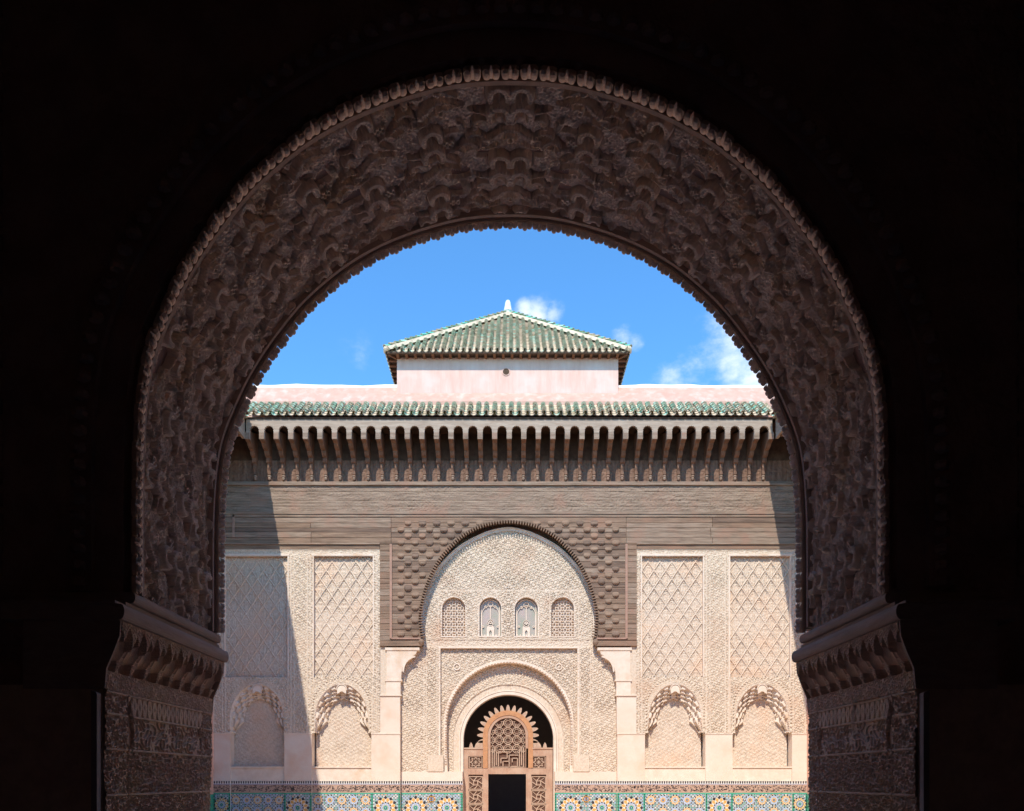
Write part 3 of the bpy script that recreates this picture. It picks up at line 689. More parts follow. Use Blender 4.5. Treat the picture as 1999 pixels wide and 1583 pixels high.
# windows in the tympanum
for wi, (a, b_) in enumerate(WINS):
    x0, x1 = X(a, YB), X(b_, YB); r = (x1-x0)/2; cx_ = (x0+x1)/2; z1 = Z(1166, YB)-r; z0 = Z(1242, YB)
    rt = empty('arched_window', (cx_, YB, z0), parent=fac)
    def ow(e, n=16): return [(cx_-r-e, z0)] + [(cx_+(r+e)*math.cos(pi-pi*i/n), z1+(r+e)*math.sin(pi*i/n)) for i in range(n+1)] + [(cx_+r+e, z0)]
    q = MB(); q.band(ow(0), ow(.035), YB-.02, YB+.13); q.box(cx_-r-.03, cx_+r+.03, YB-.03, YB+.13, z0-.025, z0); q.build('frame', M['trim'], rt)
    q = MB()
    if wi in (0, 3):
        q.box(cx_-r-.02, cx_+r+.02, YB+.14, YB+.16, z0-.01, z1+r+.02); q.build('backing', M['lozenge'], rt, label='pinkish plaster backing')
        q = MB(); sp = 10.6*YB/F
        def inw(x, z): return abs(x-cx_) < r-.01 and z > z0 and (z < z1 or (x-cx_)**2+(z-z1)**2 < (r-.015)**2)
        for i in range(-3, 4):
            for j in range(0, 10):
                gx, gz = cx_+i*sp, z0+.03+j*sp
                o_ = [(gx+.050*math.cos(t_*pi/6), gz+.050*math.sin(t_*pi/6)) for t_ in range(13)]; i_ = [(gx+.034*math.cos(t_*pi/6), gz+.034*math.sin(t_*pi/6)) for t_ in range(13)]
                if inw(gx, gz): q.band(o_, i_, YB+.085, YB+.12)
                for s1, s2 in ((1, 1), (1, -1)):
                    ax_, az_, bx_, bz_ = gx+.036*s1, gz+.036*s2, gx+(sp-.036)*s1, gz+(sp-.036)*s2
                    if inw((ax_+bx_)/2, (az_+bz_)/2): q.prism([(ax_-.007, az_+.007*s2*s1), (bx_-.007, bz_+.007*s1*s2), (bx_+.007, bz_-.007*s1*s2), (ax_+.007, az_-.007*s1*s2)], YB+.09, YB+.115)
        q.build('lattice', M['trim'], rt)
    else:
        q.box(cx_-r-.02, cx_+r+.02, YB+.13, YB+.15, z0-.01, z1+r+.02); q.build('pane', M['glass_pink'], rt)
        q = MB(); t_ = .012
        def hoop(c0, c1, rr, wd=.018, a0=0, a1=360, n=18):
            q.band([(c0+rr*math.cos(R(a0+(a1-a0)*i/n)), c1+rr*math.sin(R(a0+(a1-a0)*i/n))) for i in range(n+1)], [(c0+(rr-wd)*math.cos(R(a0+(a1-a0)*i/n)), c1+(rr-wd)*math.sin(R(a0+(a1-a0)*i/n))) for i in range(n+1)], YB+.095, YB+.125)
        q.band(ow(-.035), ow(-.055), YB+.095, YB+.125)
        zz0 = z1-.08
        hoop(cx_, z1+.13, .075); hoop(cx_, zz0-.06, r-.055, .016, 0, 180)
        for s_ in (-1, 1):
            q.box(cx_+s_*(r-.063)-.008, cx_+s_*(r-.063)+.008, YB+.095, YB+.125, z0+.04, zz0-.06)
            hoop(cx_+s_*.13, z1+.06, .035); hoop(cx_+s_*.20, z0+.28, .03)
        q.box(cx_-.012, cx_+.012, YB+.095, YB+.125, zz0-.25, zz0+.14)
        hoop(cx_, zz0-.30, .062, .03); hoop(cx_, zz0-.30, .095, .012)
        q.prism([(cx_-.10, z0+.03), (cx_-.10, z0+.24), (cx_-.06, z0+.34), (cx_, z0+.38), (cx_+.06, z0+.34), (cx_+.10, z0+.24), (cx_+.10, z0+.03), (cx_+.035, z0+.03), (cx_+.035, z0+.14), (cx_, z0+.19), (cx_-.035, z0+.14), (cx_-.035, z0+.03)], YB+.095, YB+.125)
        q.box(cx_-r+.02, cx_+r-.02, YB+.095, YB+.125, z0, z0+.03)
        for i in range(7): q.box(cx_-r+.06+i*(2*r-.13)/6-.006, cx_-r+.06+i*(2*r-.13)/6+.018, YB+.1, YB+.12, z0+.03, z0+.07)
        q.build('tracery', M['trim'], rt)
# plaster rim inside the timber arch
q = MB(); 
def scl(Cv, d): n_ = normals2(Cv); n_ = n_ if n_[120][1] < 0 else -n_; return [tuple(p) for p in Cv + n_*d]
q.band(scl(PC, 0.01), scl(PC, -.05), YB-.05, YB+.02); q.band(scl(PC, -.052), scl(PC, -.075), YB-.075, YB-.0); q.build('arch_rim', M['trim'], fac)
q = MB()
for i in range(2, 239, 2):
    p = scl(PC, .014)[i]; q.box(p[0]-.014, p[0]+.014, YB-.06, YB-.005, p[1]-.014, p[1]+.014)
q.build('rim_dentils', M['trim'], fac)
# ---- plinth of the bay
for a, b_ in ((781, 903), (1083, 1205)):
    q = MB(); q.box(X(a, YB), X(b_, YB), YB-.03, YR+.04, Z(1525, YB), Z(1506, YB)); q.build('bay_plinth', M['plaster'], fac)
for a, b_ in ((835, 866), (1119, 1150)):
    q = MB(); q.box(X(a, YB), X(b_, YB), YB-.05, YB+.10, Z(1506, YB), Z(1474, YB)); q.build('plinth_block', M['carved'], fac)

# ---- timber front
tim = empty('cedar_front', (0, YW, 7), parent=fac)
q = MB()
back = [(-7.95, fz(1073, 20.5)), (-7.95, 11.0), (7.95, 11.0), (7.95, fz(1073)), (fx(1244), fz(1073)), (fx(1244), fz(1262)), (X(992.5,YW)+ (168*YW/F)+.02, fz(1262))]
back += [(x*1.0, z) for x, z in scl(WC, -.02)[::-4]] + [(X(992.5,YW)-(168*YW/F)-.02, fz(1262)), (fx(742), fz(1262)), (fx(742), fz(1073))]
q.prism(back, YW+.025, YB+.02); q.build('backing', M['wood'], tim)
# planks below the carved frieze
def plank(mb, x0, x1, z0, z1, m=0, dy=None):
    dy = random.uniform(-.006, .006) if dy is None else dy
    g = .0055; zc = (z0+z1)/2
    def clipx(z): return float(wa_half(z)) if z < WC[120][1] else -1
    if z0 > WC[120][1] or x1 < cxw-3 or x0 > cxw+3:
        mb.box(x0+g, x1-g, YW-.012+dy, YW+.024, z0+g, z1-g, m); return
    zz = [z0+g + (z1-z0-2*g)*i/3 for i in range(4)]
    hw = [wa_half(z)+.012 if z < WC[120][1] else .0 for z in zz]
    if x0 < cxw:
        xe = min(x1, cxw)
        P = [(x0+g, zz[0])] + [(min(xe, cxw-hh), z) for z, hh in zip(zz, hw)] + [(x0+g, zz[3])]
        if P[1][0] > x0+.03 : mb.prism(P, YW-.012+dy, YW+.024, m)
    if x1 > cxw:
        xe = max(x0, cxw)
        P = [(x1-g, zz[0])] + [(max(xe, cxw+hh), z) for z, hh in zip(zz, hw)] + [(x1-g, zz[3])]
        if P[1][0] < x1-.03 : mb.prism(P, YW-.012+dy, YW+.024, m)
q = MB(); rows = []
py = 1010.5
while py < 1064: rows.append((py, min(1064, py+random.choice((8.2, 9.6, 11))))); py = rows[-1][1]
for a, b_ in rows:
    xs = [-7.93, fx(random.choice((608, 607, 440, 606))), fx(764), fx(1222), fx(random.choice((1387, 1386, 1390))), 7.93]
    for i in range(5): plank(q, xs[i], xs[i+1], fz(b_), fz(a), random.choice((0, 0, 1, 1, 2)))
q.build('planks', [M['wood'], M['wood2'], M['wood3']], tim)
for a, b_ in ((417, 742), (1243, 1577)):
    q = MB(); plank(q, fx(a), fx(b_), fz(1073), fz(1064), 0); q.build('rail_plank', [M['wood'], M['wood2'], M['wood3']], tim)
SPN = {}
for sg in (-1, 1):
    sp_ = empty('cedar_spandrel', (cxw+sg*2.6, YW, fz(1262)), parent=fac); SPN[sg] = sp_
    def lr(a, b2): return (fx(a), fx(b2)) if sg < 0 else (2*cxw-fx(b2), 2*cxw-fx(a))
    q = MB(); py = 1064
    while py < 1250:
        st = random.choice((9.5, 11, 12.5)); nb = min(1251, py+st)
        plank(q, *lr(742, 764), fz(nb), fz(py), random.choice((0, 1)))
        x0_, x1_ = lr(764.5, 992.5); plank(q, x0_, x1_, fz(nb), fz(py), random.choice((0, 0, 1, 2))); py = nb
    x0_, x1_ = lr(742, 992.5); plank(q, x0_, x1_, fz(1262), fz(1251), 0, -.03)
    q.build('planks', [M['wood'], M['wood2'], M['wood3']], sp_)
for a, b_, c_, d_, e_ in ((761.5, 766, 1247, 1063, .045), (1220, 1224.5, 1247, 1063, .045), (764, 823, 1248.5, 1245.5, .04), (1163, 1222, 1248.5, 1245.5, .04), (455, 459, 1050, 1003, .03)):
    q = MB(); q.box(fx(a), fx(b_), YW-e_, YW, fz(c_), fz(d_)); q.build('batten', M['frame_red'], tim)
# cornice strips
q = MB()
for (a, b_, pr) in ((1000, 1005, .05), (1005.5, 1010, .03), (945, 949, .06), (941.5, 944.5, .035), (1061.5, 1064, .05)):
    if pr == .05 and a > 1050:
        for xa, xb in ((417, 742), (1243, 1577)): q.box(fx(xa), fx(xb), YW-pr, YW+.02, fz(b_), fz(a))
        continue
    q.box(-7.93, 7.93, YW-pr, YW+.02, fz(b_), fz(a))
q.build('string_course', M['wood2'], tim)
# carved frieze
def fr_h(A, B):
    w_ = vnoise(A*3, B*6, 7)
    h = .011*arab(A+.35*w_, B*1.1, .20, 2.2)*(.3+.9*vnoise(A*.8, B*2, 1)) + .010*arab(A, B, .085, 1.8)*vnoise(A*.5, B*4, 8)
    for py in (961, 978, 990): h = np.where(np.abs(B-fz(py)) < .008, -.012, h)
    for px in (608, 825, 1018, 1205, 1387): h = np.where(np.abs(A-fx(px)) < .006, -.012, h)
    return h + .004*vnoise(A*4, B*90)
relief('carved_frieze', -7.93, 7.93, fz(1000.5), fz(948.5), YW-.004, fr_h, M['wood2'], tim, .0145)
relief('upper_frieze', -7.93, 7.93, fz(941), fz(900), YW-.004, lambda A, B: .012*arab(A, B, .187, 1.5)*sstep(0, .02, B*0+1)-.01*(np.abs(B-fz(922)) < .007), M['wood_red'], tim, .016)
# scales in the spandrels: a few carved shapes, shared by the whole field
SC = []
for v_i in range(6):
    q = MB(); rr = .100*(.92+.03*v_i); na, nr = 20, 5; vs = []
    for k in range(nr+1):
        rho = k/nr
        for i in range(na):
            a = 2*pi*i/na; nf = .86 if i == 15 and k >= nr-1 else 1.0
            zz = rr*rho*math.sin(a)*nf; f = min(1, max(0, .60-.85*zz/rr))
            vs.append((rr*rho*math.cos(a), .006-f*(.026+.040*(1-rho**2.6)), zz))
    b_ = len(vs); vs += [(x, .012, z) for x, y, z in vs[-na:]]
    q.add(vs, [(k*na+i, k*na+(i+1) % na, (k+1)*na+(i+1) % na, (k+1)*na+i) for k in range(nr+1) for i in range(na)], 0)
    SC.append(me_of(q, 'carved_scale', M[('wood', 'wood3')[v_i % 3 == 2]], (0, 0, 0)))
row = 0; py = 1021
while py < 1246:
    for i in range(0, 17):
        px = 783 + i*27.9 + (14 if row % 2 == 0 else 0); x_, z_ = fx(px), fz(py)
        if px > 1212: continue
        if z_-.1 < WC[120][1]+.10 and abs(x_-cxw) < (wa_half(min(z_-.05, WC[120][1]))+.13): continue
        link_mesh('carved_scale', random.choice(SC), SPN[-1 if x_ < cxw else 1], (x_, YW-.012, z_))
    py += 12.7; row += 1
# timber arch: soffit and roped edge
q = MB(); q.strip(scl(WC, 0), YW-.03, YB+.0); q.band(scl(WC, .0), scl(WC, -.035), YW-.04, YW-.012); q.build('arch_soffit', M['eave_dark'], tim)
q = MB()
for i in range(1, 240, 2):
    p = WC[i]; n_ = normals2(WC)[i]; n_ = n_ if (n_[0]*(cxw-p[0])+n_[1]*(7-p[1])) > 0 else -n_; t_ = (n_[1], -n_[0])
    a_ = [(p[0]+t_[0]*s1*.013+n_[0]*s2, p[1]+t_[1]*s1*.013+n_[1]*s2) for s1, s2 in ((-1, -.045), (1, -.045), (1, .045), (0, .065), (-1, .045))]
    q.prism(a_, YW-.07, YW+.02)
q.build('roped_edge', M['wood'], tim)
# rounded horn at the foot of each spandrel
for s_ in (-1, 1):
    q = MB(); x_ = cxw+s_*168*YW/F; q.lathe((x_+s_*.03, YW-.0, fz(1261)), [(0,0),(.06,.02),(.085,.08),(.07,.14),(.04,.18),(.03,.22),(.045,.26),(0,.28)], 10); q.build('spandrel_horn', M['wood'], tim)

# ---- eave: brackets, fascia, tiles
def spacing_x(i): return -6.775 + .375*i
PB = [(0,9.60),(.05,9.62),(.072,9.66),(.075,9.72),(.05,9.76),(.055,9.86),(.085,9.93),(.07,9.96),(.075,10.03),(.13,10.06),(.155,10.12),(.15,10.16),(.24,10.19),(.29,10.25),(.30,10.29),(.42,10.31),(.49,10.35),(.52,10.39),(.64,10.41),(.68,10.45),(.68,10.62),(0,10.86)]
mu = MB(); mu.prism_x([(20.47-d, z) for d, z in PB if z > 10.0 or d == 0][1:] + [(20.47, 10.0)], -.058, .058)
ml = MB(); ml.prism_x([(20.47, 9.72)] + [(20.47-d-.015, z) for d, z in PB if 9.74 < z < 10.05] + [(20.40, 10.0), (20.47, 10.0)], -.040, .040)
mk = MB(); mk.lathe((0, 20.43, 9.60), [(.0,0),(.03,.015),(.042,.045),(.036,.085),(.05,.10),(.05,.125),(.03,.14)], 10)
org = (0, 20.47, 10.0)
me_u = me_of(mu, 'bracket', M['wood_red'], org); me_l = me_of(ml, 'bracket_post', M['wood_red'], org); me_k = me_of(mk, 'pendant', M['wood2'], org)
for i in range(37):
    br = link_mesh('bracket', me_u, fac, (spacing_x(i), 20.47, 10.0))
    link_mesh('bracket_post', me_l, br, (spacing_x(i), 20.47, 10.0)); link_mesh('pendant', me_k, br, (spacing_x(i), 20.47, 10.0))
def lobed_notch(c, hw, zb, zt):
    pts = [(c-hw, zb)]; nl = 7; zc = zt-hw
    pts.append((c-hw, zc-.02))
    for i in range(nl):
        for j in range(5):
            a = pi*(1-(i+j/4)/nl); r = hw*(.90+.13*math.sin(pi*j/4)); pts.append((c+r*math.cos(a), zc+r*1.0*math.sin(a)))
    pts += [(c+hw, zc-.02), (c+hw, zb)]; return pts
Yf = 19.78; zb_, zt_f = Z(857, 19.8), 10.925
def fascia(mb, xs0, n, hw, zb, zt, y0, y1, e0, e1):
    pts = [(e0, zt), (e0, zb)]
    for i in range(n): pts += lobed_notch(xs0+.375*(i+.5), hw, zb, Z(831.5, 19.8))
    pts += [(e1, zb), (e1, zt)]
    # one n-gon per bay keeps the triangulation clean
    for i in range(n):
        c = xs0+.375*(i+.5); a = c-.1875 if i else e0; b = c+.1875 if i < n-1 else e1
        mb.prism([(a, zt), (a, zb)] + lobed_notch(c, hw, zb, Z(831.5, 19.8)) + [(b, zb), (b, zt)], y0, y1)
q = MB(); fascia(q, -6.775, 36, .122, zb_, zt_f, Yf, Yf+.07, -6.80, 6.75)
q.build('fascia', M['fascia'], fac)
q = MB(); q.box(-6.82, 6.77, Yf-.010, Yf+.06, zt_f+.001, zt_f+.025); q.box(-6.82, 6.77, Yf-.012, Yf, Z(844.5, 19.8), Z(843, 19.8)) if False else None
q.build('fascia_cornice', M['eave_dark'], fac)  # dark colour carries the shade of the strip below the tiles
q = MB()
for i in range(37):
    x_ = spacing_x(i); q.box(x_-.060, x_+.060, Yf-.012, Yf, zb_-.01, zb_+.155)
q.build('bracket_caps', M['wood2'], fac)
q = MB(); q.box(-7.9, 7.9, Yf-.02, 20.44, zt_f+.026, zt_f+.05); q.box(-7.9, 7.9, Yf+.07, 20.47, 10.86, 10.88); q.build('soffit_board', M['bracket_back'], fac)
q = MB(); q.box(-7.93, 7.93, YW+.004, YW+.022, 10.10, 10.858); q.build('painted_shade_board', M['bracket_back'], fac)  # dark sheet added to stand for the shade behind the brackets

GM = [M['mortar'], M['g1'], M['g2'], M['g3'], M['g4'], M['g5']]
def tile_row(mb, p0, p1, across, up, r=.07, L=.26, wts=(0,3,4,1,2,1), cover=True, chan=True, gap=.215, eave_drop=True):
    """barrel tiles from eave point p0 to top point p1"""
    p0 = Vector(p0); p1 = Vector(p1); D = (p1-p0); ln = D.length; D /= ln; A = Vector(across); U = Vector(up)
    n = max(1, int(round(ln/L))); na = 8
    if cover:
        for k in range(n):
            a0 = ln*k/n - (.02 if k == 0 else .045); a1 = ln*(k+1)/n; rr0 = r*random.uniform(.96, 1.06); rr1 = rr0*.80; m = random.choices(range(6), wts)[0]
            jx = random.uniform(-.011, .011); jl_ = random.uniform(0, .012)
            vs = []
            for (aa, rr, lift) in ((a0, rr0, .042), (a1, rr1, .0)):
                for i in range(na+1):
                    t_ = pi*i/na; q_ = p0 + D*aa + A*(rr*math.cos(t_)+jx) + U*(rr*.95*math.sin(t_)+lift+jl_); vs.append(tuple(q_))
            for i in range(na+1):
                t_ = pi*i/na; q_ = p0 + D*a0 + A*((rr0-.014)*math.cos(t_)+jx) + U*((rr0-.016)*.95*math.sin(t_)+.034); vs.append(tuple(q_))
            mb.add(vs, [(i, i+1, na+1+i+1, na+1+i) for i in range(na)], m)
            mb.add([vs[i] for i in range(na+1)] + vs[2*na+2:], [(i, i+1, na+1+i+1, na+1+i) for i in range(na)], 0)
    if chan:   # concave channel to the side
        c0 = p0 + A*(gap/2); n2 = n
        for k in range(n2):
            a0 = ln*k/n2 - (.045 if k == 0 else .03); a1 = ln*(k+1)/n2; vs = []
            for (aa, lift) in ((a0, .018), (a1, -.004)):
                for i in range(na+1):
                    t_ = pi*i/na; q_ = c0 + D*aa + A*(gap*.40*math.cos(t_)) + U*(-gap*.36*math.sin(t_)+.035+lift); vs.append(tuple(q_))
            mb.add(vs, [(i, i+1, na+1+i+1, na+1+i) for i in range(na)], random.choices((0, 0, 0, 2, 4))[0])
            if k == 0:
                v2 = []
                for i in range(na+1):
                    t_ = pi*i/na; q_ = c0 + D*a0 + A*((gap*.40+.0)*math.cos(t_)) + U*(-(gap*.36+.022)*math.sin(t_)+.035+.018); v2.append(tuple(q_))
                mb.add([vs[i] for i in range(na+1)] + v2, [(i, i+1, na+1+i+1, na+1+i) for i in range(na)], 0)
q = MB(); e0 = Vector((0, 19.715, 11.045)); e1 = Vector((0, 20.47, 11.665)); D = (e1-e0).normalized(); U = Vector((0, -D.z, D.y))
nr = 64
for i in range(nr):
    x_ = -6.80 + .2125*(i+.1); tile_row(q, (x_, e0.y, e0.z), (x_, e1.y, e1.z), (1, 0, 0), U, r=.062, gap=.2125, L=.16, wts=(2, 3, 8, 0, 2, 0))
q.poly([(-6.9, e0.y+.02, e0.z-.03), (6.85, e0.y+.02, e0.z-.03), (6.85, e1.y, e1.z-.03), (-6.9, e1.y, e1.z-.03)], 0)
q.build('tiled_eave', GM, fac, smooth=False)
# sloping parapet behind the eave
q = MB(); q.prism_x([(20.46, 11.0), (20.46, Z(783, 20.46)), (20.90, Z(754.5, 20.9)), (21.5, Z(754.5, 20.9)), (21.5, 11.0)], -9, 9); q.build('parapet', M['parapet'], fac)
q = MB(); vs = []; nseg = 90
for i in range(nseg+1):
    x_ = -9+18*i/nseg; dz0 = .014*math.sin(x_*1.9)+.010*math.sin(x_*5.3+1)+random.uniform(-.006, .006)
    vs += [(x_, 20.865, Z(757.5, 20.87)), (x_, 20.90, Z(751.0, 20.9)+dz0), (x_, 21.0, Z(750.8, 20.9)+dz0), (x_, 21.0, Z(754.8, 20.9)-.05)]
q.add(vs, [(4*i+k, 4*i+k+1, 4*i+k+5, 4*i+k+4) for i in range(nseg) for k in range(3)])
q.build('coping', M['coping'], fac)

# ---- zellige dado
def rosette(mb, cx_, cz_, Y, r, cA, cB, n=12):
    def pl(rad, k, ph=0): return [(cx_+rad*math.cos(2*pi*i/k+ph), cz_+rad*math.sin(2*pi*i/k+ph)) for i in range(k)]
    mb.flat(pl(r, 24), Y-.002, ZW)
    for i in range(n):
        a = 2*pi*(i+.5)/n; da = pi/n*.80
        mb.flat([(cx_+.52*r*math.cos(a), cz_+.52*r*math.sin(a)), (cx_+.82*r*math.cos(a-da), cz_+.82*r*math.sin(a-da)), (cx_+1.02*r*math.cos(a), cz_+1.02*r*math.sin(a)), (cx_+.82*r*math.cos(a+da), cz_+.82*r*math.sin(a+da))], Y-.004, cA)
        a = 2*pi*i/n
        mb.flat([(cx_+.84*r*math.cos(a), cz_+.84*r*math.sin(a)), (cx_+1.0*r*math.cos(a-.17), cz_+1.0*r*math.sin(a-.17)), (cx_+1.20*r*math.cos(a), cz_+1.20*r*math.sin(a)), (cx_+1.0*r*math.cos(a+.17), cz_+1.0*r*math.sin(a+.17))], Y-.006, ZK)
        mb.flat([(cx_+.44*r*math.cos(a), cz_+.44*r*math.sin(a)), (cx_+.53*r*math.cos(a-.17), cz_+.53*r*math.sin(a-.17)), (cx_+.62*r*math.cos(a), cz_+.62*r*math.sin(a)), (cx_+.53*r*math.cos(a+.17), cz_+.53*r*math.sin(a+.17))], Y-.004, ZK)
    mb.flat(pl(.42*r, 16), Y-.006, cB); mb.flat(pl(.24*r, 8), Y-.008, ZK); mb.flat(pl(.14*r, 8), Y-.010, cA)
def dado(x0, x1, Y, kind, sx=None):
    rt = empty('tiled_dado', ((x0+x1)/2, Y, 0), parent=fac)
    zT, z1, z2 = Z(1524.5, Y), Z(1531, Y), Z(1547.5, Y)
    q = MB(); q.box(x0, x1, Y, Y+.4, 0, zT, 0); q.build('tile_bed', M['zw'], rt)
    q = MB(); n = max(3, int((x1-x0)/.060)); d = (x1-x0)/n
    for i in range(n):
        c = x0+d*(i+.5); q.flat([(c-.024, zT-.004), (c+.024, zT-.004), (c+.015, zT-.034), (c+.021, zT-.048), (c, zT-.078), (c-.021, zT-.048), (c-.015, zT-.034)], Y-.003, ZK)
    q.flat([(x0, z1), (x1, z1), (x1, z1+.012), (x0, z1+.012)], Y-.003, ZB)
    q.build('merlon_border', ZM, rt)
    q = MB(); q.flat([(x0, z2), (x1, z2), (x1, z1), (x0, z1)], Y-.0035, 0)
    for i in range(int((x1-x0)/.0085)):
        c = x0+.01+random.random()*(x1-x0-.03); zc = random.uniform(z2+.03, z1-.03); a = random.uniform(0, pi); l = random.uniform(.012, .034); w2 = .0065
        ca, sa = math.cos(a), math.sin(a); q.flat([(c-l*ca+w2*sa, zc-l*sa*.8-w2*ca), (c+l*ca+w2*sa, zc+l*sa*.8-w2*ca), (c+l*ca-w2*sa, zc+l*sa*.8+w2*ca), (c-l*ca-w2*sa, zc-l*sa*.8+w2*ca)], Y-.006, 1)
    q.build('inscription_band', [M['zs'], M['zk']], rt)
    q = MB(); q.flat([(x0, .0), (x1, .0), (x1, z2), (x0, z2)], Y-.003, ZN)
    gb = .030
    q.flat([(x0, z2-gb), (x1, z2-gb), (x1, z2), (x0, z2)], Y-.005, ZG)
    if kind != 'niche':
        for xe in (x0, x1-.045): q.flat([(xe, 0), (xe+.045, 0), (xe+.045, z2-gb), (xe, z2-gb)], Y-.005, ZG)
    cols = [ZY, ZB, ZL, ZG, ZW]
    g = .043; nx_ = int((x1-x0)/g); nzz = int((z2-gb)/g)
    for i in range(nx_):
        for j in range(nzz):
            c = x0+(i+.5)*(x1-x0)/nx_; zc = z2-gb-(j+.5)*g
            if zc < .5 : continue
            s_ = .0205; cc = ZK if (i+j) % 2 else random.choices((ZG, ZY, ZB, ZL, ZW), (4, 2, 4, 4, 3))[0]
            if cc == ZK: s_ = .016
            q.flat([(c-s_, zc), (c, zc-s_), (c+s_, zc), (c, zc+s_)], Y-.005, cc)
    if kind == 'niche':
        n = max(1, int(round((x1-x0)/(21.8*Y/F)))); d = (x1-x0)/n; k = 0
        for j in range(3):
            for i in range(n):
                A_, B_ = ((ZY, ZL), (ZB, ZY))[(i+j) % 2]; rosette(q, x0+d*(i+.5), z2-gb-.165-j*d, Y-.004, d*.40, A_, B_, 10)
    else:
        wv = min(x1-x0, .80); n = max(1, int(round((x1-x0)/.80))); d = (x1-x0)/n
        for i in range(n):
            cx_ = x0+d*(i+.5); r_ = min(.27, d*.42)
            for j in range(2): rosette(q, cx_, z2-gb-.10-r_-j*.62, Y-.004, r_, ZY, ZL, 12); rosette(q, cx_, z2-gb-.10-r_-j*.62, Y-.014, r_*.52, ZB, ZG, 12)
            if d > .7:
                for s_ in (-1, 1):
                    rosette(q, cx_+s_*(d/2-.02) if n > 1 else cx_+s_*.5*d*.0+s_*.0, z2-gb-.14, Y-.004, .10, ZY, ZB, 8) if n > 1 and abs(cx_+s_*(d/2-.02)-(x0+x1)/2) < (x1-x0)/2-.15 else None
    q.build('star_tilework', ZM, rt)
for a, b_ in PIL: dado(fx(a), fx(b_), Y0-.02, 'pil')
for a, b_ in ((450, 555), (609, 725), (1259, 1377), (1430, 1546)): dado(fx(a), fx(b_), Y0+.02, 'niche')
for a, b_ in ((781, 903.5), (1083, 1205)): dado(X(a, YB), X(b_, YB), YB-.035, 'bay')

# ---- wooden screen in the doorway
YD = 21.05
dr = empty('wooden_doorway', (X(992, YD), YD, 0), parent=fac, label='carved cedar doorway screen with sunburst arch and dark opening')
def dx_(p): return X(p, YD)
def dz_(p): return Z(p, YD)
zbot = 0.0
q = MB()
for a, b_ in ((904.5, 914.5), (943, 953), (1027, 1037), (1066, 1078.7)): q.box(dx_(a), dx_(b_), YD-.05, YD+.06, zbot, dz_(1461))
q.box(dx_(914.5), dx_(943), YD-.048, YD+.06, dz_(1476), dz_(1461)); q.box(dx_(1037), dx_(1066), YD-.048, YD+.06, dz_(1476), dz_(1461))
q.box(dx_(914.5), dx_(943), YD-.048, YD+.06, dz_(1512), dz_(1500)); q.box(dx_(1037), dx_(1066), YD-.048, YD+.06, dz_(1512), dz_(1500))
q.box(dx_(953), dx_(1027), YD-.052, YD+.06, dz_(1511), dz_(1499))
q.box(dx_(904), dx_(944), YD-.07, YD+.06, dz_(1462.5), dz_(1459.5)); q.box(dx_(1039), dx_(1079.2), YD-.07, YD+.06, dz_(1462.5), dz_(1459.5))
for a, b_ in ((951, 953.2), (1026.8, 1029)): q.box(dx_(a), dx_(b_), YD-.065, YD+.0, zbot, dz_(1511))
q.build('frame', M['door'], dr)
def darc(r0_, r1_, y0, y1, name, m, legs=1499):
    q = MB(); n = 36; c0, c1 = dx_(991.7), dz_(1436)
    def cv(r): rr = r*YD/F; return [(c0-rr, dz_(legs))] + [(c0+rr*math.cos(pi-pi*i/n), c1+rr*math.sin(pi*i/n)) for i in range(n+1)] + [(c0+rr, dz_(legs))]
    q.band(cv(r0_), cv(r1_), y0, y1); return q.build(name, m, dr)
darc(39.5, 48.7, YD-.065, YD+.05, 'arch_frame', M['door_orange'])
darc(34.2, 39.3, YD-.05, YD+.05, 'arch_fillet', M['door'])
q = MB(); c0, c1 = dx_(991.7), dz_(1436)
for i in range(17):
    a = R(-12 + 204*i/16); da = .085
    def pp(r, aa): return (c0+r*YD/F*math.cos(aa), c1+r*YD/F*math.sin(aa))
    q.prism([pp(48.6, a-da), pp(54, a-da*.75), pp(58.5, a-da*.40), pp(60.5, a), pp(58.5, a+da*.40), pp(54, a+da*.75), pp(48.6, a+da)], YD-.03, YD+.02)
for s_ in (-1, 1):
    cc = 991.7
    q.prism([(dx_(cc+s_*49), dz_(1459.5))] + [(dx_(cc+s_*(49+16*math.sin(t_*pi/12))), dz_(1459.5-14*math.cos(t_*pi/12))) for t_ in range(7)], YD-.03, YD+.02)
    q.prism([(dx_(cc+s_*68), dz_(1459.5)), (dx_(cc+s_*69.5), dz_(1453)), (dx_(cc+s_*72), dz_(1449)), (dx_(cc+s_*74.5), dz_(1453)), (dx_(cc+s_*76), dz_(1459.5))], YD-.03, YD+.02)
q.build('sunburst_teeth', M['door_pale'], dr)
# lattice with star pattern and angular lettering-like fret
def bar(mb, x0, z0, x1, z1, wd, y0, y1):
    d = math.hypot(x1-x0, z1-z0)
    if d < 1e-6: return
    nx, nz_ = -(z1-z0)/d*wd/2, (x1-x0)/d*wd/2; mb.prism([(x0+nx, z0+nz_), (x1+nx, z1+nz_), (x1-nx, z1-nz_), (x0-nx, z0-nz_)], y0, y1)
q = MB(); n = 30; rr = 35*YD/F
q.prism([(c0-rr, dz_(1499))] + [(c0+rr*math.cos(pi-pi*i/n), c1+rr*math.sin(pi*i/n)) for i in range(n+1)] + [(c0+rr, dz_(1499))], YD+.02, YD+.04); q.build('lattice_backing', M['door_in'], dr)
q = MB()
def inl(x, z): return abs(x-c0) < rr-.01 and z > dz_(1498) and (z < c1 or (x-c0)**2+(z-c1)**2 < (rr-.01)**2)
g = 17.0*YD/F
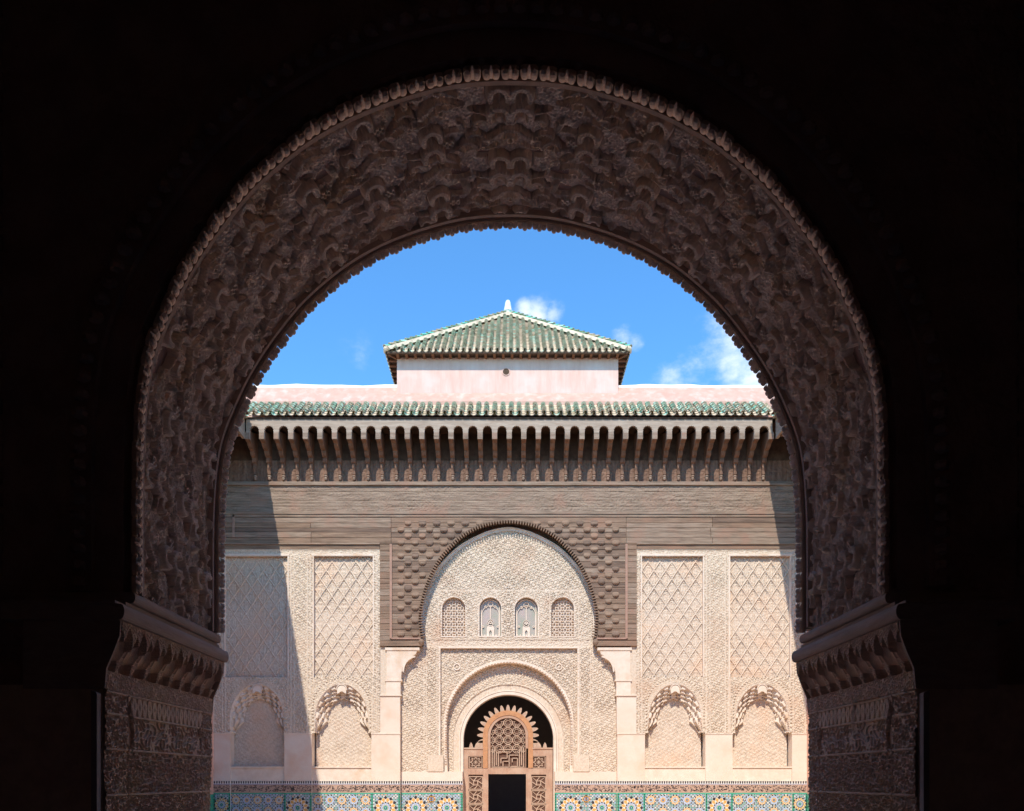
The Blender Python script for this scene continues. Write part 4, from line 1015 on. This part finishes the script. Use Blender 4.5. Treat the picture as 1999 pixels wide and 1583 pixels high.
for i in range(-3, 4):
    for j in range(0, 6):
        gx, gz = c0+i*g, dz_(1462)+j*g*1.0 - .0
        for k in range(8):
            a = k*pi/4+pi/8; b2 = a+pi/4; r1 = g*.5
            p_ = (gx+r1*math.cos(a), gz+r1*math.sin(a)); q2 = (gx+r1*math.cos(b2), gz+r1*math.sin(b2))
            if inl(*p_) and inl(*q2): bar(q, *p_, *q2, .018, YD-.03+.002*(k % 3), YD+.02)
            a2 = k*pi/4; p2 = (gx+g*.22*math.cos(a2), gz+g*.22*math.sin(a2)); p3 = (gx+g*.40*math.cos(a2+pi/8), gz+g*.40*math.sin(a2+pi/8))
            if inl(*p2) and inl(*p3): bar(q, *p2, *p3, .012, YD-.018+.002*(k % 2), YD+.02); 
            p4 = (gx+g*.22*math.cos(a2+pi/4), gz+g*.22*math.sin(a2+pi/4))
            if inl(*p4) and inl(*p3): bar(q, *p3, *p4, .012, YD-.014+.002*(k % 2), YD+.02)
def LP(px, py): return (dx_(px), dz_(py))
for seg in [((961,1496),(961,1462)),((965,1496),(965,1464)),((969,1494),(969,1466)),((973,1496),(973,1468),(990,1468),(990,1480),(978,1480),(978,1490)),((982,1496),(982,1486),(994,1486)),
            ((994,1498),(994,1474),(1012,1474)),((998,1496),(1010,1496),(1010,1480),(1000,1480),(1000,1488)),((1014,1496),(1014,1462)),((1018,1494),(1018,1466)),((1022,1497),(1022,1460)),((974,1463),(1010,1463)),((960,1497.5),(1024,1497.5))]:
    for a_, b2 in zip(seg[:-1], seg[1:]): bar(q, *LP(*a_), *LP(*b2), .024, YD-.035, YD+.02)
q.build('lattice', M['door_pale'], dr)
# square and tall side panels
for s_, (xa, xb) in enumerate(((914.5, 943), (1037, 1066))):
    q = MB(); q.box(dx_(xa), dx_(xb), YD+.0, YD+.03, zbot, dz_(1461)); q.build('panel_backing', M['door_in'], dr)
    q = MB(); cx_ = dx_((xa+xb)/2); cz_ = dz_(1488); hw = (dx_(xb)-dx_(xa))/2-.012
    for k in range(8):
        a = k*pi/4
        bar(q, cx_+.15*math.cos(a), cz_+.15*math.sin(a), cx_+.09*math.cos(a+pi/8), cz_+.09*math.sin(a+pi/8), .02, YD-.03, YD)
        bar(q, cx_+.09*math.cos(a+pi/8), cz_+.09*math.sin(a+pi/8), cx_+.15*math.cos(a+pi/4), cz_+.15*math.sin(a+pi/4), .02, YD-.026, YD)
        bar(q, cx_, cz_, cx_+.06*math.cos(a), cz_+.06*math.sin(a), .014, YD-.022+.001*k, YD)
    for a_, b2 in (((-1,-1),(1,-1)), ((1,-1),(1,1)), ((1,1),(-1,1)), ((-1,1),(-1,-1))): bar(q, cx_+a_[0]*hw*.92, cz_+a_[1]*hw*.80, cx_+b2[0]*hw*.92, cz_+b2[1]*hw*.80, .018, YD-.035, YD)
    q.build('star_panel', M['door_pale'], dr)
    q = MB(); H_ = 27.5*YD/F
    for j in range(4):
        zc = dz_(1514.5)-H_*(j+.5); h2 = H_/2-.02
        L_ = [(cx_-hw, zc-h2), (cx_+hw, zc-h2), (cx_+hw, zc+h2), (cx_-hw, zc+h2)]
        for k in range(4): bar(q, *L_[k], *L_[(k+1) % 4], .024, YD-.035+.002*(k % 2), YD)
        mids = [(cx_, zc-h2), (cx_+hw, zc), (cx_, zc+h2), (cx_-hw, zc)]
        inn = [(cx_-.05, zc-.06), (cx_+.06, zc-.05), (cx_+.05, zc+.06), (cx_-.06, zc+.05)]
        for k in range(4):
            bar(q, *inn[k], *inn[(k+1) % 4], .024, YD-.032+.002*(k % 2), YD)
            e_ = [(cx_-hw, zc+h2*.2), (cx_-hw*.2, zc-h2), (cx_+hw, zc-h2*.2), (cx_+hw*.2, zc+h2)][k]; bar(q, *inn[k], *e_, .024, YD-.028+.002*(k % 2), YD)
            e2 = [(cx_-hw*.9, zc-h2*.9), (cx_+hw*.9, zc-h2*.9), (cx_+hw*.9, zc+h2*.9), (cx_-hw*.9, zc+h2*.9)][k]; bar(q, *inn[k], *e2, .015, YD-.024+.002*(k % 2), YD)
    q.build('fret_panel', M['door_pale'], dr)
# dark hall beyond the doorway
q = MB(); q.box(-4, 4, 21.61, 21.63, 5.2, 5.3)
q.add([(-4,21.6,0),(4,21.6,0),(4,27,0),(-4,27,0),(-4,21.6,6),(4,21.6,6),(4,27,6),(-4,27,6)], [(0,1,2,3),(4,5,6,7),(1,2,6,5),(2,3,7,6),(3,0,4,7)]); q.build('inner_room', M['black'], fac)

# ============================================================ ROOF PAVILION
pv = empty('roof_pavilion', (-.07, 23.7, 12.0), 'pink walled rooftop pavilion with pyramidal green tiled roof and white finial', 'pavilion')
PX0, PX1, PY0, PY1 = -3.05, 2.91, 20.7, 26.66; ov = .25
q = MB(); q.box(PX0, PX1, PY0, PY1, 11.3, 13.02); q.build('wall', M['pink'], pv)
q = MB(); q.lathe((0,0,0), [(0,0),(.09,0),(.09,.03),(0,.03)], 16)
v_ = [(x+X(988, PY0), PY0-.004-z*.3, y+Z(726, PY0)) for x, y, z in q.v]; q.v = v_; q.build('vent_shade_disc', M['eave_dark'], pv)  # solid dark disc painted as the shade inside the vent
q = MB(); q.band(arc(X(988,PY0), Z(726,PY0), .105, .105, 0, 360, 20), arc(X(988,PY0), Z(726,PY0), .088, .088, 0, 360, 20), PY0-.018, PY0); q.build('vent_rim', M['pink'], pv)
ex0, ex1, ey0, ey1, ez = PX0-ov, PX1+ov, PY0-ov, PY1+ov, 13.07
ap = Vector(((PX0+PX1)/2, (PY0+PY1)/2, Z(613, (PY0+PY1)/2)))
q = MB(); c_ = [(ex0, ey0, ez-.02), (ex1, ey0, ez-.02), (ex1, ey1, ez-.02), (ex0, ey1, ez-.02)]
for i in range(4): q.poly([c_[i], c_[(i+1) % 4], tuple(ap-Vector((0,0,.06)))], 0)
def slope_rows(mb, a, b2, pitch=.181):
    a = Vector(a); b2 = Vector(b2); A = (b2-a); W_ = A.length; A /= W_; mid = (a+b2)/2
    T = ap - mid; T = T - A*T.dot(A); Dn = T.normalized(); U_ = A.cross(Dn).normalized(); U_ = U_ if U_.z > 0 else -U_
    n_ = int(W_/pitch); full_ = T.length
    for i in range(n_+1):
        s_ = (W_-n_*pitch)/2 + i*pitch; fr = 1-abs(s_-W_/2)/(W_/2)
        if fr*full_ < .12: continue
        p = a + A*s_; tile_row(mb, p, p + Dn*(fr*full_-.10*min(1, fr*4)), A, U_, r=.052, L=.17, gap=pitch, wts=(1, 3, 3, 3, 3, 3))
slope_rows(q, (ex0, ey0, ez), (ex1, ey0, ez)); slope_rows(q, (ex1, ey0, ez), (ex1, ey1, ez)); slope_rows(q, (ex0, ey1, ez), (ex0, ey0, ez)); slope_rows(q, (ex1, ey1, ez), (ex0, ey1, ez))
rf = q.build('roof', GM, pv)
q = MB()
for cx_, cy_ in ((ex0, ey0), (ex1, ey0), (ex0, ey1), (ex1, ey1)):
    p = Vector((cx_, cy_, ez+.03)); D_ = (ap-p); side = D_.cross(Vector((0,0,1))).normalized(); U_ = side.cross(D_).normalized(); U_ = U_ if U_.z > 0 else -U_
    q.poly([tuple(p+side*.13-U_*.02), tuple(p-side*.13-U_*.02), tuple(ap-side*.13-U_*.02), tuple(ap+side*.13-U_*.02)], 0)
    bnd = [tuple(p+side*s_+U_*u_) for s_, u_ in ((-.15,-.05), (-.10,.05), (.10,.05), (.15,-.05))] + [tuple(ap+side*s_+U_*u_) for s_, u_ in ((-.15,-.05), (-.10,.05), (.10,.05), (.15,-.05))]
    q.add(bnd, [(0,1,5,4), (1,2,6,5), (2,3,7,6), (0,1,2,3)], 0)
    tile_row(q, p+U_*.04, ap+U_*.04, side, U_, r=.055, L=.22, chan=False, wts=(0, 6, 1, 2, 2, 2))
    q.lathe((cx_, cy_, ez-.03), [(0,0),(.05,.01),(.075,.06),(.07,.12),(.03,.16),(0,.165)], 8, 0)
q.build('hip_ridge', GM, pv)
q = MB(); q.lathe(tuple(ap-Vector((0,0,.12))), [(.19,0),(.15,.10),(.11,.16),(.135,.20),(.10,.36),(.075,.50),(.05,.53),(0,.54)], 8); q.build('finial', M['finial'], pv)
q = MB()
for a_, b2 in (((ex0, ey0), (ex1, ey0)), ((ex1, ey0), (ex1, ey1)), ((ex0, ey0), (ex0, ey1)), ((ex0, ey1), (ex1, ey1))):
    x0, x1 = sorted((a_[0], b2[0])); y0, y1 = sorted((a_[1], b2[1]))
    q.box(x0-.01, x1+.01, y0-.01 if y0 != y1 or y0 == ey0 else y0-.05, y1+.01 if y0 != y1 else y0+.05, ez-.075, ez-.025)
q.box(ex0+.02, ex1-.02, ey0+.02, PY0-.0, ez-.024, ez-.004); q.box(ex0+.02, PX0, PY0, PY1, ez-.024, ez-.004); q.box(PX1, ex1-.02, PY0, PY1, ez-.024, ez-.004)
q.build('eave_board', M['eave_dark'], pv)
mr_ = MB(); mr_.box(-.035, .035, -.24, .0, -.055, .0); me_r = me_of(mr_, 'rafter', M['eave'], (0, 0, 0))
for i in range(26):
    x_ = PX0+.04+(PX1-PX0-.08)*i/25; o = link_mesh('rafter', me_r, pv, (x_, PY0, ez-.035))
for s_, xx in ((-1, PX0), (1, PX1)):
    for i in range(22):
        o = link_mesh('rafter', me_r, pv, (xx, PY0+.12+.26*i, ez-.035)); o.rotation_euler = (0, 0, R(-90 if s_ < 0 else 90))
q = MB()
for s_, xx in ((-1, PX0), (1, PX1)):
    q.add([(xx, PY0, ez-.09), (xx+s_*.04, PY0+.03, ez-.09), (xx+s_*.22, PY0-.19, ez-.09), (xx+s_*.19, PY0-.22, ez-.09), (xx, PY0, ez-.03), (xx+s_*.04, PY0+.03, ez-.03), (xx+s_*.22, PY0-.19, ez-.03), (xx+s_*.19, PY0-.22, ez-.03)], [(0,1,2,3),(4,5,6,7),(0,1,5,4),(1,2,6,5),(2,3,7,6),(3,0,4,7)])
q.build('hip_rafter', M['eave'], pv)

# ============================================================ SIDE WINGS
me_w = me_of(mu, 'bracket', M['wood_red'], org)
def wing(sg):
    lab = ('shaded plaster and cedar side wing at the left edge of the courtyard' if sg < 0 else 'plaster and cedar side wing at the right edge of the courtyard beside the dark archway')
    rt = empty('courtyard_wing', (sg*7.95, 12.8, 0), lab, 'building', 'wings flanking the courtyard')
    XW = 7.91; y0, y1 = 5.16, 20.44
    def bx(q, a, b2, c, d, e, f): q.box(*sorted((sg*a, sg*b2)), c, d, e, f)
    q = MB(); bx(q, XW, 8.6, y0, 21.0, 0, 11.7); q.build('wall', M['outer'], rt)
    q = MB(); bx(q, XW-.02, XW, y0, y1, 0, 1.26)
    q.build('tiled_dado', M['zg'], rt)
    q = MB(); bx(q, XW-.05, XW-.0, y0, y1, fz(1064), fz(1000)); bx(q, XW-.08, XW, y0, y1, fz(1000), fz(996)); bx(q, XW-.06, XW, y0, y1, fz(996), 10.86); q.build('cedar_frieze', M['wood'], rt)
    # pilaster strips beside the corner
    q = MB()
    for i in range(8): bx(q, XW-.06, XW-.0, 19.3-1.9*i, 19.75-1.9*i, 1.27, fz(1064))
    q.build('wall_strips', M['plaster'], rt)
    XE = 6.83
    q = MB(); bx(q, XE, XE+.07, y0, Yf+.0, zb_, zt_f); q.build('fascia', M['fascia'], rt)
    q = MB(); bx(q, XE-.03, XE+.10, y0, Yf-.04, zt_f+.002, zt_f+.024); bx(q, XE-.02, XW, y0, 20.43, zt_f+.051, zt_f+.07); bx(q, 6.655, XE+.1, y0, 19.60, 10.955, 10.975); q.build('soffit_board', M['eave_dark'], rt)  # outermost strip is added to straighten the shadow of the tile edge
    for i in range(38):
        yy = 19.55-.375*i
        o = link_mesh('bracket', me_w, rt, (sg*(XW-.05), yy, 10.0)); o.rotation_euler = (0, 0, R(90 if sg < 0 else -90)); o.scale = (1, 1.5, 1)
    q = MB()
    D_ = Vector((sg*.81, 0, .695)).normalized(); U_ = Vector((-sg*.695, 0, .81)).normalized()
    p0x = 6.74
    for i in range(66):
        yy = 19.45-.2125*i
        if yy < y0+.1: break
        tile_row(q, (sg*p0x, yy, 10.965), (sg*(p0x+1.25), yy, 10.965+1.07), (0, 1, 0), U_, r=.068, gap=.2125, L=.25)
    q.poly([(sg*(p0x+.02), y0, 10.935), (sg*(p0x+.02), 20.4, 10.935), (sg*(p0x+1.25), 20.4, 12.0), (sg*(p0x+1.25), y0, 12.0)], 0)
    q.build('tiled_eave', GM, rt)
    # mitre beam where the two eaves meet
    q = MB(); q.add([(sg*6.72, 19.66, 10.90), (sg*6.86, 19.66, 10.90), (sg*7.5, 20.45, 11.62), (sg*7.36, 20.45, 11.62), (sg*6.72, 19.66, 11.04), (sg*6.86, 19.66, 11.04), (sg*7.5, 20.45, 11.76), (sg*7.36, 20.45, 11.76)], [(0,1,2,3),(4,5,6,7),(0,1,5,4),(1,2,6,5),(2,3,7,6),(3,0,4,7)]); q.build('valley_mortar', M['mortar'], rt)
wing(-1); wing(1)
